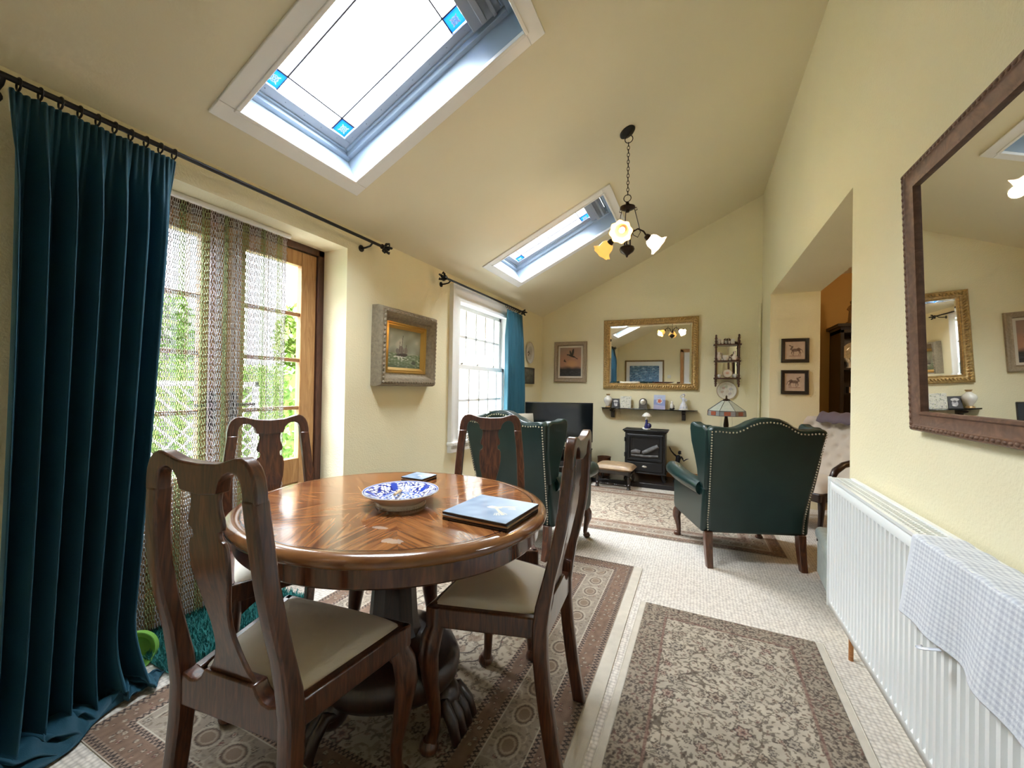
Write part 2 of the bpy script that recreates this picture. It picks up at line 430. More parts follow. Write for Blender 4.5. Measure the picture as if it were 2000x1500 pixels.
# ---------------------------------------------------------------- geometry helpers
class B:
    """collects shapes that become ONE mesh object"""
    def __init__(s):
        s.v, s.f, s.c = [], [], []
    def add(s, vs, fs, M=None):
        k = len(s.v)
        for p in vs:
            p = Vector(p)
            s.v.append(tuple(M @ p) if M is not None else tuple(p))
        s.f.extend(tuple(i + k for i in f) for f in fs)
        return s
    def box(s, c, d, rot=None):
        hx, hy, hz = d[0] / 2, d[1] / 2, d[2] / 2
        vs = [(sx * hx, sy * hy, sz * hz) for sx in (-1, 1) for sy in (-1, 1) for sz in (-1, 1)]
        fs = [(0, 1, 3, 2), (4, 6, 7, 5), (0, 4, 5, 1), (2, 3, 7, 6), (0, 2, 6, 4), (1, 5, 7, 3)]
        M = Matrix.Translation(c)
        if rot is not None:
            M = M @ (rot.to_4x4() if not isinstance(rot, tuple) else Euler(rot).to_matrix().to_4x4())
        return s.add(vs, fs, M)
    def span(s, a, b):
        a, b = Vector(a), Vector(b)
        return s.box((a + b) / 2, [abs(q) for q in (b - a)])
    def tube(s, pts, rad, n=8, closed=False, caps=True, flat=1.0, ref=None):
        P = [Vector(p) for p in pts]
        if not hasattr(rad, '__len__'):
            rad = [rad] * len(P)
        rings = []
        prev = None
        for i, p in enumerate(P):
            if closed:
                t = P[(i + 1) % len(P)] - P[i - 1]
            else:
                t = P[min(i + 1, len(P) - 1)] - P[max(i - 1, 0)]
            t = t.normalized() if t.length > 1e-9 else Vector((0, 0, 1))
            if prev is None:
                a = Vector(ref) if ref is not None else (Vector((0, 0, 1)) if abs(t.z) < 0.9 else Vector((1, 0, 0)))
                u = (a - t * a.dot(t)).normalized()
            else:
                u = (prev - t * prev.dot(t))
                u = u.normalized() if u.length > 1e-6 else prev
            prev = u
            w = t.cross(u)
            rings.append([p + (u * cos(2 * pi * k / n) * flat + w * sin(2 * pi * k / n)) * rad[i] for k in range(n)])
        vs = [q for r in rings for q in r]
        fs = []
        m = len(P)
        for i in range(m if closed else m - 1):
            j = (i + 1) % m
            for k in range(n):
                l = (k + 1) % n
                fs.append((i * n + k, i * n + l, j * n + l, j * n + k))
        if caps and not closed:
            fs.append(tuple(range(n - 1, -1, -1)))
            fs.append(tuple(range((m - 1) * n, m * n)))
        return s.add(vs, fs)
    def lathe(s, prof, c=(0, 0, 0), n=24, M=None, wob=None, caps=False):
        """profile of (radius, z) turned about z"""
        vs, fs = [], []
        for i, (r, z) in enumerate(prof):
            for k in range(n):
                a = 2 * pi * k / n
                q = wob(i, a) if wob else 1.0
                vs.append((max(r, 1e-5) * q * cos(a), max(r, 1e-5) * q * sin(a), z))
        for i in range(len(prof) - 1):
            for k in range(n):
                l = (k + 1) % n
                fs.append((i * n + k, i * n + l, (i + 1) * n + l, (i + 1) * n + k))
        if caps and prof[0][0] > 1e-4: fs.append(tuple(range(n - 1, -1, -1)))
        if caps and prof[-1][0] > 1e-4: fs.append(tuple(range((len(prof) - 1) * n, len(prof) * n)))
        T = Matrix.Translation(c)
        return s.add(vs, fs, T @ M if M is not None else T)
    def ball(s, c, r, n=12, m=8, M=None):
        if not hasattr(r, '__len__'): r = (r, r, r)
        vs, fs = [], []
        for i in range(m + 1):
            t = pi * i / m
            for k in range(n):
                a = 2 * pi * k / n
                vs.append((r[0] * sin(t) * cos(a), r[1] * sin(t) * sin(a), -r[2] * cos(t)))
        for i in range(m):
            for k in range(n):
                l = (k + 1) % n
                fs.append((i * n + k, i * n + l, (i + 1) * n + l, (i + 1) * n + k))
        T = Matrix.Translation(c)
        return s.add(vs, fs, T @ M if M is not None else T)
    def prism(s, poly, t0, t1, fn=None):
        """outline (a, b) given thickness t0..t1; fn(a, b, t) -> point, default (a, t, b)"""
        fn = fn or (lambda a, b, t: (a, t, b))
        n = len(poly)
        vs = [fn(a, b, t0) for a, b in poly] + [fn(a, b, t1) for a, b in poly]
        fs = [tuple(range(n - 1, -1, -1)), tuple(range(n, 2 * n))]
        for i in range(n):
            j = (i + 1) % n
            fs.append((i, j, n + j, n + i))
        return s.add(vs, fs)
    def strip(s, rows, t, fn):
        """rows (b, left, right) stacked, thickness t, fn(a, b, depth) -> point: a flat board with a shaped outline"""
        vs, fs = [], []
        for b_, l, r in rows:
            vs += [fn(l, b_, t / 2), fn(r, b_, t / 2), fn(r, b_, -t / 2), fn(l, b_, -t / 2)]
        for i in range(len(rows) - 1):
            a = i * 4; c = a + 4
            for k in range(4):
                l = (k + 1) % 4
                fs.append((a + k, a + l, c + l, c + k))
        fs.append((3, 2, 1, 0)); e = (len(rows) - 1) * 4
        fs.append((e, e + 1, e + 2, e + 3))
        return s.add(vs, fs)
    def frame(s, w, h, prof):
        """mitred moulding round a w x h rectangle in the xy plane; prof = (inset from the outer edge, height)"""
        vs, fs = [], []
        n = len(prof)
        for sx, sy in ((-1, -1), (1, -1), (1, 1), (-1, 1)):
            for d, z in prof:
                vs.append((sx * (w / 2 - d), sy * (h / 2 - d), z))
        for c in range(4):
            e = (c + 1) % 4
            for i in range(n):
                j = (i + 1) % n
                fs.append((c * n + i, e * n + i, e * n + j, c * n + j))
        return s.add(vs, fs)
    def surf(s, fn, nu, nv, closed_u=False):
        vs = [fn(i / (nu if closed_u else nu - 1), j / (nv - 1)) for j in range(nv) for i in range(nu)]
        fs = []
        for j in range(nv - 1):
            for i in range(nu if closed_u else nu - 1):
                l = (i + 1) % nu
                fs.append((j * nu + i, j * nu + l, (j + 1) * nu + l, (j + 1) * nu + i))
        return s.add(vs, fs)
    def build(s, name, mat, parent=None, smooth=True, bev=0, seg=2, sub=0, angle=40, solid=0):
        me = bpy.data.meshes.new(name)
        me.from_pydata(s.v, [], s.f)
        me.validate()
        bm = bmesh.new(); bm.from_mesh(me)
        bmesh.ops.recalc_face_normals(bm, faces=bm.faces)
        bm.to_mesh(me); bm.free()
        o = bpy.data.objects.new(name, me)
        COL.objects.link(o)
        me.materials.append(MT[mat] if isinstance(mat, str) else mat)
        if parent is not None:
            o.parent = parent
        if solid:
            md = o.modifiers.new('thick', 'SOLIDIFY'); md.thickness = solid; md.offset = 0
        if bev:
            md = o.modifiers.new('bevel', 'BEVEL'); md.width = bev; md.segments = seg
            md.limit_method = 'ANGLE'; md.angle_limit = radians(35)
        if sub:
            md = o.modifiers.new('smooth', 'SUBSURF'); md.levels = sub; md.render_levels = sub
        if smooth:
            me.polygons.foreach_set('use_smooth', [True] * len(me.polygons))
            if not sub:
                try:
                    me.set_sharp_from_angle(angle=radians(angle))
                except Exception:
                    pass
        return o

def np_mesh(name, V, F, mat, parent=None, colour=None, smooth=False):
    """mesh from numpy arrays: V (n,3), F (m,4) quads, optional linear colour per vertex"""
    me = bpy.data.meshes.new(name)
    V = np.asarray(V, np.float32); F = np.asarray(F, np.int32)
    k = F.shape[1]
    me.vertices.add(len(V)); me.vertices.foreach_set('co', V.ravel())
    me.loops.add(F.size); me.loops.foreach_set('vertex_index', F.ravel())
    me.polygons.add(len(F))
    me.polygons.foreach_set('loop_start', np.arange(0, F.size, k, dtype=np.int32))
    me.polygons.foreach_set('loop_total', np.full(len(F), k, np.int32))
    me.update(calc_edges=True)
    if colour is not None:
        a = me.color_attributes.new('pattern', 'FLOAT_COLOR', 'POINT')
        c = np.ones((len(V), 4), np.float32); c[:, :3] = np.clip(colour, 0, 1)
        a.data.foreach_set('color', c.ravel())
    if smooth:
        me.polygons.foreach_set('use_smooth', np.ones(len(F), bool))
    o = bpy.data.objects.new(name, me)
    COL.objects.link(o)
    me.materials.append(MT[mat] if isinstance(mat, str) else mat)
    if parent is not None:
        o.parent = parent
    return o

def grid_faces(nu, nv):
    i, j = np.meshgrid(np.arange(nu - 1), np.arange(nv - 1))
    a = (j * nu + i).ravel()
    return np.stack([a, a + 1, a + nu + 1, a + nu], 1)

def picture_sheet(name, w, h, nx, ny, fn, z=0.0, parent=None, mat='picture'):
    """flat printed or painted sheet in the local xy plane, drawn by fn(u, v) -> (n,3) linear colour"""
    U, V = np.meshgrid(np.linspace(0, 1, nx), np.linspace(0, 1, ny))
    u, v = U.ravel(), V.ravel()
    P = np.stack([(u - .5) * w, (v - .5) * h, np.full_like(u, z)], 1)
    return np_mesh(name, P, grid_faces(nx, ny), mat, parent, fn(u, v))

def thing(name, label, cat, loc=(0, 0, 0), rot=None, group=None, kind=None):
    o = bpy.data.objects.new(name, None)
    COL.objects.link(o)
    o.empty_display_size = 0.05
    M = rot.to_4x4() if rot is not None else Matrix()
    M = M.copy(); M.translation = loc
    o.matrix_world = M
    return tag(o, label, cat, group, kind)

def tag(o, label, cat, group=None, kind=None):
    o['label'] = label
    o['category'] = cat
    if group: o['group'] = group
    if kind: o['kind'] = kind
    return o

def struct(o, label=None):
    o['kind'] = 'structure'
    if label:
        o['label'] = label
    return o

def copy_tree(o, parent=None):
    c = o.copy()
    COL.objects.link(c)
    if parent is not None:
        c.parent = parent
        c.matrix_parent_inverse = o.matrix_parent_inverse.copy()
    for ch in list(o.children):
        copy_tree(ch, c)
    return c

def axes(x, y, z):
    return Matrix((Vector(x), Vector(y), Vector(z))).transposed()
ON_FAR = axes((1, 0, 0), (0, 0, 1), (0, -1, 0))     # x right, y up, z out of the wall
ON_LEFT = axes((0, 1, 0), (0, 0, 1), (1, 0, 0))
ON_RIGHT = axes((0, -1, 0), (0, 0, 1), (-1, 0, 0))
ON_BACK = axes((-1, 0, 0), (0, 0, 1), (0, 1, 0))
def heading(f):
    """turn local +y to the floor direction f"""
    f = Vector((f[0], f[1], 0)).normalized()
    return axes((f.y, -f.x, 0), f, (0, 0, 1))
def tilt(R, deg):
    """lean a wall-hung thing forward at the top"""
    return R @ Matrix.Rotation(radians(deg), 3, 'X')

def smooth_noise(x, y, seed, n=24, lo=1.0, hi=6.0):
    rng = np.random.RandomState(seed)
    out = np.zeros_like(x)
    for _ in range(n):
        k = rng.uniform(lo, hi); a = rng.uniform(0, 2 * np.pi); p = rng.uniform(0, 2 * np.pi)
        out += np.sin(2 * np.pi * k * (x * np.cos(a) + y * np.sin(a)) + p)
    return out / np.sqrt(n)

def mixc(base, col, m):
    m = np.clip(m, 0, 1)[:, None]
    return base * (1 - m) + np.array(col)[None, :] * m

# ================================================================ THE ROOM
def cells(b, xs, ys, skip, put):
    for i in range(len(xs) - 1):
        for j in range(len(ys) - 1):
            if (i, j) not in skip:
                put(xs[i], xs[i + 1], ys[j], ys[j + 1])

# floor runs on into the adjoining room
b = B(); b.span((XL - 0.3, YB - 0.1, -0.12), (3.3, YF + 0.1, 0))
struct(b.build('floor', 'carpet', smooth=False))

# sloping ceiling with two skylight holes
b = B()
ys = [YB - 0.1, SKYLIGHTS[0][0], SKYLIGHTS[0][1], SKYLIGHTS[1][0], SKYLIGHTS[1][1], YF + 0.05]
xs = [XL - 0.35, SKX0, SKX1, XR + 0.12]
def _slab(x0, x1, y0, y1):
    T = 0.12
    nx, nz = -SL / S_LEN * T, 1 / S_LEN * T
    vs = []
    for x in (x0, x1):
        for y in (y0, y1):
            vs.append((x, y, ceil_z(x)))
            vs.append((x + nx, y, ceil_z(x) + nz))
    b.add(vs, [(0, 1, 3, 2), (4, 6, 7, 5), (0, 4, 5, 1), (2, 3, 7, 6), (0, 2, 6, 4), (1, 5, 7, 3)])
cells(b, xs, ys, {(1, 1), (1, 3)}, _slab)
struct(b.build('ceiling', 'ceiling', smooth=False))

# left wall: door recess and sash window hole
DY0, DY1, DZ = 0.665, 1.868, 2.01
WY0, WY1, WZ0, WZ1 = 3.17, 4.26, 0.655, 1.955
b = B()
wx0, wx1 = XL - 0.25, XL
for y0, y1, z0, z1 in ((YB - .1, DY0, 0, EAVE), (DY0, DY1, DZ, EAVE), (DY1, WY0, 0, EAVE), (WY0, WY1, 0, WZ0), (WY0, WY1, WZ1, EAVE), (WY1, YF, 0, EAVE)):
    b.span((wx0, y0, z0), (wx1, y1, z1 + (0.02 if z1 == EAVE else 0)))
struct(b.build('wall_left', 'wall', smooth=False))

# right wall: thick old wall with a wide opening
OY0, OY1, OZ = 2.41, 4.80, 2.127
XO = 1.075
b = B()
for y0, y1, z0 in ((YB - .1, OY0, 0), (OY0, OY1, OZ), (OY1, YF, 0)):
    b.span((XR, y0, z0), (XO, y1, 3.46))
struct(b.build('wall_right', 'wall', smooth=False))

b = B()
b.prism([(XL - .25, 0), (XO, 0), (XO, 3.6), (XR + .1, ceil_z(XR + .1) + .05), (XL - .25, ceil_z(XL - .25) + .05)], YF, YF + .2)
struct(b.build('wall_far', 'wall', smooth=False))
b = B()
b.prism([(XL - .25, 0), (XO, 0), (XO, 3.6), (XR + .1, ceil_z(XR + .1) + .05), (XL - .25, ceil_z(XL - .25) + .05)], YB - .2, YB)
struct(b.build('wall_back', 'wall', smooth=False))

# adjoining room seen through the opening
b = B(); b.span((XO, YF, 0), (3.3, YF + .2, 2.5))
struct(b.build('wall_parlour_far', 'ochre_wall', smooth=False))
b = B(); b.span((3.1, 1.0, 0), (3.3, YF, 2.5))
struct(b.build('wall_parlour_right', 'ochre_wall', smooth=False))
b = B(); b.span((XO, 0.9, 0), (3.3, 1.1, 2.5))
struct(b.build('wall_parlour_near', 'ochre_wall', smooth=False))
b = B(); b.span((XO, 0.9, 2.42), (3.3, YF + .2, 2.6))
struct(b.build('ceiling_parlour', 'ceiling', smooth=False))
lamp('parlour_lamp_light', (2.3, 3.6, 1.9), 5.0, (1.0, 0.72, 0.42), 0.1)

# skirting boards
def skirting(name, a, c, out, h=0.12, t=0.018):
    b = B()
    a, c, out = Vector(a), Vector(c), Vector(out)
    prof = [(0, 0), (t, 0), (t, h * .72), (t * .55, h * .84), (t * .4, h), (0, h)]
    vs = [tuple(p + out * d + Vector((0, 0, z))) for p in (a, c) for d, z in prof]
    n = len(prof)
    fs = [(i, (i + 1) % n, n + (i + 1) % n, n + i) for i in range(n)] + [tuple(range(n)), tuple(range(2 * n - 1, n - 1, -1))]
    b.add(vs, fs)
    struct(b.build(name, 'pine'))
skirting('baseboard_far', (XL, YF, 0), (XR, YF, 0), (0, -1, 0))
skirting('baseboard_left_near', (XL, YB, 0), (XL, DY0, 0), (1, 0, 0))
skirting('baseboard_left_far', (XL, DY1, 0), (XL, YF, 0), (1, 0, 0))
skirting('baseboard_right_far', (XR, YF, 0), (XR, OY1, 0), (-1, 0, 0))

# painted pipe boxed into the far right corner
b = B(); b.tube([(XR - .022, YF - .03, 0.12), (XR - .022, YF - .03, 2.15)], 0.013, 12)
struct(b.build('trim_1', 'wall'))

# ---------------------------------------------------------------- skylights
def snowflake(b, c, ex, ey, r, n):
    """white fleur motif on the blue corner pane"""
    for k in range(4):
        a = pi / 4 + k * pi / 2
        d = ex * cos(a) + ey * sin(a)
        p = ex * -sin(a) + ey * cos(a)
        b.tube([c + d * r * .1, c + d * r * .8], r * .09, 5)
        b.tube([c + d * r * .38 + p * r * .34, c + d * r * .45 + p * r * .1, c + d * r * .8, c + d * r * .45 - p * r * .1, c + d * r * .38 - p * r * .34], r * .08, 5)
        e = ex * cos(a + pi / 4) + ey * sin(a + pi / 4)
        b.tube([c + e * r * .12, c + e * r * .48], r * .06, 5)

def skylight(name, y0, y1):
    t = thing(name, 'white lined sloping skylight', 'window')
    del t['category']; del t['label']
    struct(t)
    ex = Vector((1, 0, SL)).normalized()       # up the slope
    ey = Vector((0, 1, 0))
    en = Vector((-SL, 0, 1)).normalized()      # out through the roof
    O = Vector((SKX0, y0, ceil_z(SKX0)))
    W, Ln = y1 - y0, (SKX1 - SKX0) * S_LEN
    def P(u, v, w): return O + ex * u + ey * v + en * w
    def slab(b, u0, u1, v0, v1, w0, w1):
        b.add([P(u, v, w) for u in (u0, u1) for v in (v0, v1) for w in (w0, w1)],
              [(0, 1, 3, 2), (4, 6, 7, 5), (0, 4, 5, 1), (2, 3, 7, 6), (0, 2, 6, 4), (1, 5, 7, 3)])
    def ring(b, a0, a1, w0, w1):
        """rectangular ring from margin a0 (outside) to a1 (inside)"""
        slab(b, -a0, -a1, -a0, W + a0, w0, w1); slab(b, Ln + a1, Ln + a0, -a0, W + a0, w0, w1)
        slab(b, -a1, Ln + a1, -a0, -a1, w0, w1); slab(b, -a1, Ln + a1, W + a1, W + a0, w0, w1)
    b = B(); ring(b, 0.075, 0.0, -0.012, 0.0); ring(b, 0.012, -0.006, -0.018, 0.002)
    struct(b.build('architrave', 'white', t, bev=0.003))
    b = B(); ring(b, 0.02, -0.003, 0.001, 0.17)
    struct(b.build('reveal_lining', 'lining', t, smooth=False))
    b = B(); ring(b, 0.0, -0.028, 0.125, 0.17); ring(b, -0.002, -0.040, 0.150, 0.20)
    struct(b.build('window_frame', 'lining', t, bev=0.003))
    b = B(); ring(b, -0.042, -0.085, 0.160, 0.215)
    for k in range(9):
        for v in (0.064, W - 0.064):
            c = P(0.12 + k * (Ln - .24) / 8, v, 0.159); b.ball(c, 0.003, 6, 4)
    for k in range(5):
        b.ball(P(0.064, 0.12 + k * (W - .24) / 4, 0.159), 0.003, 6, 4)
    struct(b.build('sash', 'frame_grey', t, bev=0.002))
    # ventilation flap with its pull bar along the top
    b = B(); slab(b, Ln - 0.20, Ln - 0.045, 0.045, W - 0.045, 0.13, 0.165)
    slab(b, Ln - 0.15, Ln - 0.12, 0.07, W - 0.07, 0.10, 0.132); slab(b, Ln - 0.09, Ln - 0.07, 0.05, W - 0.05, 0.11, 0.132)
    struct(b.build('ventilation_bar', 'frame_grey', t, bev=0.004))
    b = B(); slab(b, 0.085, Ln - 0.16, 0.085, W - 0.085, 0.178, 0.182)
    struct(b.build('pane', 'glass', t, smooth=False))
    m = 0.165
    b = B()
    for v in (m, W - m): slab(b, 0.085, Ln - 0.2, v - .0036, v + .0036, 0.172, 0.178)
    for u in (m, Ln - 0.285): slab(b, u - .0036, u + .0036, 0.085, W - 0.085, 0.172, 0.178)
    struct(b.build('lead_lines', 'lead', t, smooth=False))
    for u0, u1 in ((0.085, m), (Ln - 0.285, Ln - 0.2)):
        for v0, v1 in ((0.085, m), (W - m, W - 0.085)):
            b = B(); slab(b, u0 + .004, u1 - .004, v0 + .004, v1 - .004, 0.168, 0.176)
            tile = struct(b.build('corner_pane', 'blue_tile_lit', t, smooth=False))
            b = B(); snowflake(b, P((u0 + u1) / 2, (v0 + v1) / 2, 0.1665), ex, ey, 0.034, en)
            struct(b.build('leaf_motif', 'soft_white', tile))
    return t

def translucent(name, col):
    m = bpy.data.materials.new(name); m.use_nodes = True
    nt = m.node_tree; nt.nodes.clear()
    out = nd(nt, 'ShaderNodeOutputMaterial')
    a = nd(nt, 'ShaderNodeBsdfTranslucent'); a.inputs[0].default_value = (*col, 1)
    d = nd(nt, 'ShaderNodeBsdfDiffuse'); d.inputs[0].default_value = (*col, 1)
    mx = nd(nt, 'ShaderNodeMixShader', i_0=0.75)
    nt.links.new(d.outputs[0], mx.inputs[1]); nt.links.new(a.outputs[0], mx.inputs[2])
    nt.links.new(mx.outputs[0], out.inputs[0])
    return m
MT['blue_tile_lit'] = translucent('blue_corner_glass', (0.05, 0.20, 0.46))
for k, (a, c) in enumerate(SKYLIGHTS):
    skylight('window_%d' % (k + 1), a, c)

# ---------------------------------------------------------------- sash window
t = thing('window_3', 'x', 'window'); del t['category']; del t['label']; struct(t)
ym = (WY0 + WY1) / 2
CY0, CY1, CZ0, CZ1 = 3.03, 4.40, 0.545, 2.065
b = B()
prof = [(0, 0), (0, .040), (.02, .046), (.035, .034), (.05, .028), (.10, .024), (.115, .034), (.135, .03), (.142, 0)]
M4 = Matrix.Translation((XL, (CY0 + CY1) / 2, (CZ0 + CZ1) / 2)) @ ON_LEFT.to_4x4()
q = B(); q.frame(CY1 - CY0, CZ1 - CZ0, prof); b.add(q.v, q.f, M4)
struct(b.build('architrave', 'white', t, angle=60))
b = B(); b.span((XL - .10, CY0 - .01, CZ0 + .065), (XL + .065, CY1 + .01, CZ0 + .095)); b.span((XL, CY0 + .0, CZ0 - .0), (XL + .05, CY1, CZ0 + .035))
struct(b.build('window_sill', 'white', t, bev=.006))
b = B()
for y0, y1, z0, z1 in ((WY0 - .02, WY0 + .02, WZ0, WZ1), (WY1 - .02, WY1 + .02, WZ0, WZ1), (WY0, WY1, WZ1 - .02, WZ1 + .02), (WY0, WY1, WZ0 - .02, WZ0 + .02)):
    b.span((XL - .235, y0, z0), (XL + .01, y1, z1))
struct(b.build('box_lining', 'white', t, bev=.003))
ybars = [3.27 + .202 * k for k in range(5)]
def sash(name, x, z0, z1, zb):
    s = B()
    y0, y1 = WY0 + .02, WY1 - .02
    for a0, a1, c0, c1 in ((y0, y0 + .045, z0, z1), (y1 - .045, y1, z0, z1), (y0, y1, z0, z0 + .05), (y0, y1, z1 - .045, z1)):
        s.span((x - .02, a0, c0), (x + .02, a1, c1))
    for yb in ybars: s.span((x - .013, yb - .014, z0), (x + .013, yb + .014, z1))
    s.span((x - .013, y0, zb - .013), (x + .013, y1, zb + .013))
    fr = struct(s.build(name, 'white', t, bev=.003))
    s = B(); s.span((x - .003, y0 + .02, z0 + .02), (x + .001, y1 - .02, z1 - .02))
    struct(s.build('pane', 'glass', fr, smooth=False))
sash('upper_sash', XL - .105, 1.31, WZ1 - .01, 1.635)
sash('lower_sash', XL - .062, WZ0 + .02, 1.355, 1.005)
b = B()
for yy in (3.32, 3.62, 3.98): b.ball((XL - .045, yy, 1.365), (.012, .022, .012))
struct(b.build('sash_fastener', 'silver', t))

# ---------------------------------------------------------------- french doors in the recess
DX = -2.27
b = B()
b.span((XL - .29, DY1 - .045, 0), (XL - .205, DY1 + .01, DZ)); b.span((XL - .29, DY0 - .01, 0), (XL - .205, DY0 + .045, DZ))
b.span((XL - .29, DY0, DZ - .042), (XL - .205, DY1, DZ + .01)); b.span((XL - .30, DY0, -.02), (XL - .20, DY1, 0.02))
struct(b.build('trim_2', 'dark_frame', bev=.004))
YMID = 1.266
def leaf(name, y0, y1, hinge_right):
    d = thing(name, 'x', 'door'); del d['label']; del d['category']; struct(d)
    z0, z1 = 0.02, DZ - .045
    st = .105
    gz0, gz1 = .685, 1.875
    x0, x1 = DX - .022, DX + .022
    s = B()
    s.span((x0, y0, z0), (x1, y0 + st, z1)); s.span((x0, y1 - st, z0), (x1, y1, z1))
    s.span((x0, y0 + st, gz1), (x1, y1 - st, z1)); s.span((x0, y0 + st, gz0 - .15), (x1, y1 - st, gz0)); s.span((x0, y0 + st, z0), (x1, y1 - st, z0 + .16))
    struct(s.build('door_frame', 'oak', d, bev=.004))
    s = B(); s.span((DX - .008, y0 + st - .01, z0 + .14), (DX + .008, y1 - st + .01, gz0 - .13))
    s.span((DX - .014, y0 + st + .05, z0 + .22), (DX + .014, y1 - st - .05, gz0 - .21))
    struct(s.build('panel', 'oak', d, bev=.003))
    s = B()
    for zb in (.995, 1.29, 1.573): s.span((DX - .013, y0 + st, zb - .011), (DX + .013, y1 - st, zb + .011))
    struct(s.build('glazing_bars', 'oak_bar', d, bev=.002))
    s = B(); s.span((DX - .004, y0 + st - .005, gz0 - .005), (DX, y1 - st + .005, gz1 + .005))
    struct(s.build('pane', 'glass', d, smooth=False))
    yh = y0 + .05 if hinge_right else y1 - .05
    s = B(); s.box((DX + .026, yh, 1.0), (.008, .04, .2)); s.tube([(DX + .03, yh, 1.03), (DX + .06, yh, 1.03), (DX + .065, yh + (.09 if hinge_right else -.09), 1.03)], .008, 8)
    struct(s.build('door_handle', 'iron', d))
leaf('door_1', YMID + .003, DY1 - .047, True)
leaf('door_2', DY0 + .047, YMID - .003, False)

# doorway frame and open door behind the camera, seen only in the mirror
b = B()
for x0, x1, z0, z1 in ((-.42, -.34, 0, 2.06), (.36, .44, 0, 2.06), (-.42, .44, 2.0, 2.08)):
    b.span((x0, YB - .01, z0), (x1, YB + .03, z1))
struct(b.build('trim_3', 'oak', bev=.004))
b = B(); b.span((-.33, YB - .01, 0.02), (.35, YB + .008, 1.99))
struct(b.build('door_3', 'soft_white'))

# ================================================================ DINING TABLE AND CHAIRS
RUG = 0.005
TC = Vector((-0.965, 1.124, RUG))
TZ = 0.742
KX, KY = 0.535 / 0.51, 0.478 / 0.51
t = thing('dining_table', 'round pedestal dining table with flame mahogany veneer top', 'table', TC)
TZ -= RUG
b = B(); b.lathe([(0.0, TZ - .012), (.470, TZ - .012), (.4705, TZ), (0.0, TZ)][::-1], n=128)
top = b.build('tabletop', 'veneer', t, angle=30)
b = B()
b.lathe([(.468, TZ - .036), (.468, TZ - .001), (.474, TZ + .0005), (.486, TZ), (.498, TZ - .004), (.507, TZ - .012), (.510, TZ - .020), (.506, TZ - .030), (.496, TZ - .036), (.468, TZ - .037)], n=128)
b.build('moulded_rim', 'honey_rim', t, angle=50)
b = B(); b.lathe([(.455, TZ - .090), (.455, TZ - .030), (.484, TZ - .030), (.484, TZ - .085), (.480, TZ - .090), (.455, TZ - .090)], n=128)
b.build('apron', 'apron', t, angle=30)
b = B()
for o in t.children:
    o.scale = (KX, KY, 1); o.rotation_euler.z = 0.15
col = [(.11, .22), (.112, .245), (.100, .27), (.088, .30), (.082, .34), (.074, .45), (.070, .58), (.078, .60), (.074, .615), (.10, .63), (.12, TZ - .04)]
b.lathe(col, n=10)
b.build('pedestal_column', 'mahogany_dark', t, angle=25)
b = B()
b.lathe([(.0, .122), (.17, .122), (.205, .134), (.225, .162), (.230, .200), (.215, .232), (.18, .25), (.14, .266), (.11, .28), (.0, .28)], n=72,
        wob=lambda i, a: 1 + .05 * cos(3 * (a - 0.1)))
b.build('platform_base', 'mahogany_dark', t)
for k in range(3):
    a0 = 0.08 + k * 2 * pi / 3
    d = Vector((cos(a0), sin(a0), 0)); s = Vector((-sin(a0), cos(a0), 0))
    b = B()
    b.ball(d * .205 + Vector((0, 0, .105)), (.058, .058, .060), 16, 10)
    for j in range(4):
        off = (j - 1.5) * .030
        sp = (j - 1.5) * .16
        dr = (d + s * sp).normalized()
        p0 = d * .190 + s * off * .8 + Vector((0, 0, .105))
        b.tube([p0, p0 + dr * .045 + Vector((0, 0, .012)), p0 + dr * .080 + Vector((0, 0, -.030)), p0 + dr * .098 + Vector((0, 0, -.078)), p0 + dr * .090 + Vector((0, 0, -.098))],
               [.018, .0195, .019, .016, .009], 10)
    b.build('paw_foot', 'dark_metal' if False else 'mahogany_dark', t)

TZ += RUG
